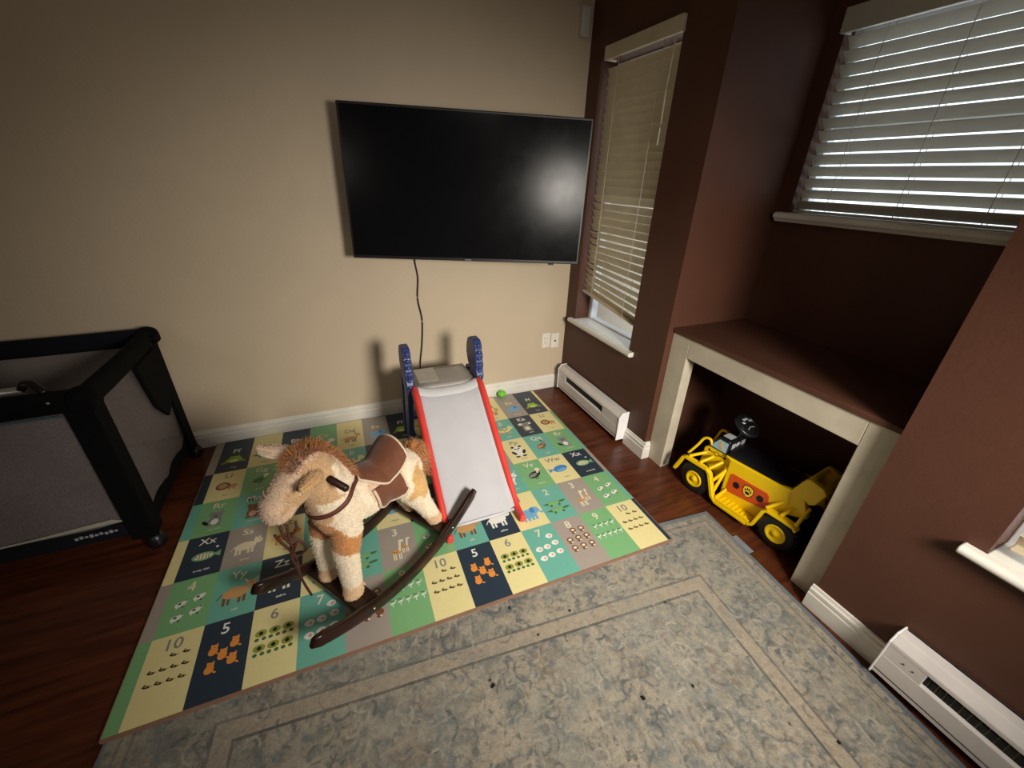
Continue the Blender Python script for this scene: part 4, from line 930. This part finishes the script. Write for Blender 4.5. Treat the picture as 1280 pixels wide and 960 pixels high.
# ------------------------------------------------------------------ playpen
px0, px1, py0, py1 = -3.50, -2.462, -.765, -.085
pn = thing('playpen', 'black folding playpen with see-through net sides, standing left of the play mat', 'playpen', ((px0+px1)/2, (py0+py1)/2, 0))
PO = Vector(pn.location)
def Pp(x, y, z): return Vector((x-PO.x, y-PO.y, z))
for x in (px0, px1):
    for y in (py0, py1):
        sx = 1 if x == px1 else -1; sy = 1 if y == py1 else -1
        lg = MB(); lg.tube([Pp(x, y, .03), Pp(x, y, .72)], .019, n=14)
        # fabric sleeve wrapped round the corner tube, L-shaped in plan
        lg.prism([(0, .0), (0, -.085), (-.012, -.085), (-.03, -.02), (-.085, -.012), (-.085, 0)], (.06, .72), lambda p, q, t: Pp(x+sx*(.022+p), y+sy*(.022+q), t))
        lo = lg.build('leg', M['penfab'], pn, bevel=.004)
        MB().lathe([(0, 0), (.030, 0), (.036, .012), (.034, .040), (.024, .060), (.02, .062)], Pp(x+sx*.006, y+sy*.006, 0), (0, 0, 1), n=20).build('foot', M['blk'], lo)
        cp = MB(); cp.ell(Pp(x, y, .752), (.046, .046, .032), n=24, k=12); cp.box(Pp(x-.04, y-.04, .70), Pp(x+.04, y+.04, .752)); cp.build('corner_cap', M['penfab'], pn, bevel=.012, segs=3)
def rail(a, b, name='top_rail', m_=M['penfab']):
    pr = []
    for q in range(0, 360, 24): c, s_ = math.cos(R(q)), math.sin(R(q)); pr.append((.024*math.copysign(abs(c)**.6, c), .042*math.copysign(abs(s_)**.6, s_)))
    n_ = 14; pts = [Vector(a).lerp(Vector(b), i/n_)+Vector((0, 0, -.006*math.sin(math.pi*i/n_))) for i in range(n_+1)]
    return MB().sweep(pts, pr).build(name, m_, pn)
rail(Pp(px0, py0, .735), Pp(px1, py0, .735)); rail(Pp(px0, py1, .735), Pp(px1, py1, .735), m_=M['pennavy']); rail(Pp(px0, py0, .735), Pp(px0, py1, .735)); rail(Pp(px1, py0, .735), Pp(px1, py1, .735))
# net panels
def panel(a, b, z0, z1, name, m_, sag=0):
    a = Vector(a); b = Vector(b); rows = []
    nrm = (b-a).normalized().cross(Vector((0,0,1)))
    for i in range(17):
        t = i/16; q = a.lerp(b, t); zz0 = z0+sag*abs(2*t-1)**6
        rows.append([Vector((q.x, q.y, zz0+(z1-zz0)*j/8))+nrm*.006*math.sin(j*.8+i*1.1) for j in range(9)])
    return MB().grid(rows).build(name, m_, pn)
panel(Pp(px0, py0, 0), Pp(px1, py0, 0), .145, .70, 'net_panel', M['net'], .03)
panel(Pp(px0, py1, 0), Pp(px1, py1, 0), .145, .70, 'net_panel', M['net'])
panel(Pp(px0, py0, 0), Pp(px0, py1, 0), .145, .70, 'net_panel', M['net'])
panel(Pp(px1, py0, 0), Pp(px1, py1, 0), .145, .70, 'net_panel', M['net'])
for yy in (py0-.006, py1+.006):
    MB().box(Pp(px0, yy-.004, .085), Pp(px1, yy+.004, .15)).build('bottom_band', M['pennavy'], pn, bevel=.002)
for xx in (px0, px1):
    MB().prism([(py0, .085), (py0+.10, .13), ((py0+py1)/2, .30), (py1-.10, .13), (py1, .085), (py1, .11), (py1-.12, .20), ((py0+py1)/2, .36), (py0+.12, .20), (py0, .11)][:0] or [(py0, .08), (py1, .08), (py1, .15), (py0, .15)], (xx-.004, xx+.004), lambda p, q, t: Pp(t, p, q)).build('bottom_band', M['penfab'], pn)
MB().tube([Pp(px0, py0-.024, .688), Pp(px1-.07, py0-.024, .688)], .004, n=8).build('seam_piping', M['teal'], pn)
MB().box(Pp(px0+.02, py0+.03, .11), Pp(px1-.02, py1-.03, .15)).build('mattress', M['padp'], pn, bevel=.01)
# hanging liner inside, bassinet bar and clip, pocket on the end
MB().box(Pp(px0+.03, py0+.030, .36), Pp(px1-.06, py0+.036, .66)).build('inner_liner', M['padp'], pn)
MB().tube([Pp(px0+.02, py0+.105, .752), Pp(px1-.20, py0+.105, .752)], .016, n=14).build('support_bar', M['tube'], pn)
hk = MB().tube(smooth_path([Pp(px1-.21, py0+.105, .752), Pp(px1-.18, py0+.09, .785), Pp(px1-.14, py0+.05, .795), Pp(px1-.10, py0+.02, .765)], 6), .013, n=10); hk.build('hook', M['blk'], pn)
MB().prism([(py1-.02, .69), (py1-.30, .69), (py1-.25, .46), (py1-.16, .36), (py1-.08, .40)], (px1+.008, px1+.026), lambda p, q, t: Pp(t, p, q)).build('side_pocket', M['penfab'], pn, bevel=.006)
MB().prism([(px0+.1, .150), (px1-.06, .165), (px1-.10, .185), (px1-.35, .168), (px0+.1, .152)], (py0-.011, py0-.009), lambda p, q, t: Pp(p, t, q)).build('pale_hem', M['liner'], pn)
lb = MB()
for i in range(9): x_ = px1-.235+i*.016; lb.box(Pp(x_, py0-.0125, .118+(i % 3)*.002), Pp(x_+.011, py0-.011, .130+(i % 2)*.004))
lb.build('stitched_label', M['text'], pn)
for x_ in (px1-.085, px1-.03): MB().ell(Pp(x_, py0-.026, .745), (.006, .003, .005), n=10, k=6).build('rivet', M['screw'], pn)

# ------------------------------------------------------------------ little green toy ball
bl_ = thing('toy_ball', 'small bright green toy ball lying by the baseboard behind the slide', 'ball', (-.528, -.050, ZT))
q_ = MB(); q_.ell((0, 0, .026), (.033, .028, .026), n=28, k=16); q_.build('ball_body', M['green'], bl_)
kn = MB()
for i in range(9): a = 2*math.pi*i/9; kn.ell((.029*math.cos(a), .025*math.sin(a), .027+.006*math.sin(3*a)), (.006, .006, .006), n=10, k=6)
kn.ell((0, 0, .051), (.007, .007, .004), n=10, k=6); kn.build('ball_nubs', M['green'], bl_)
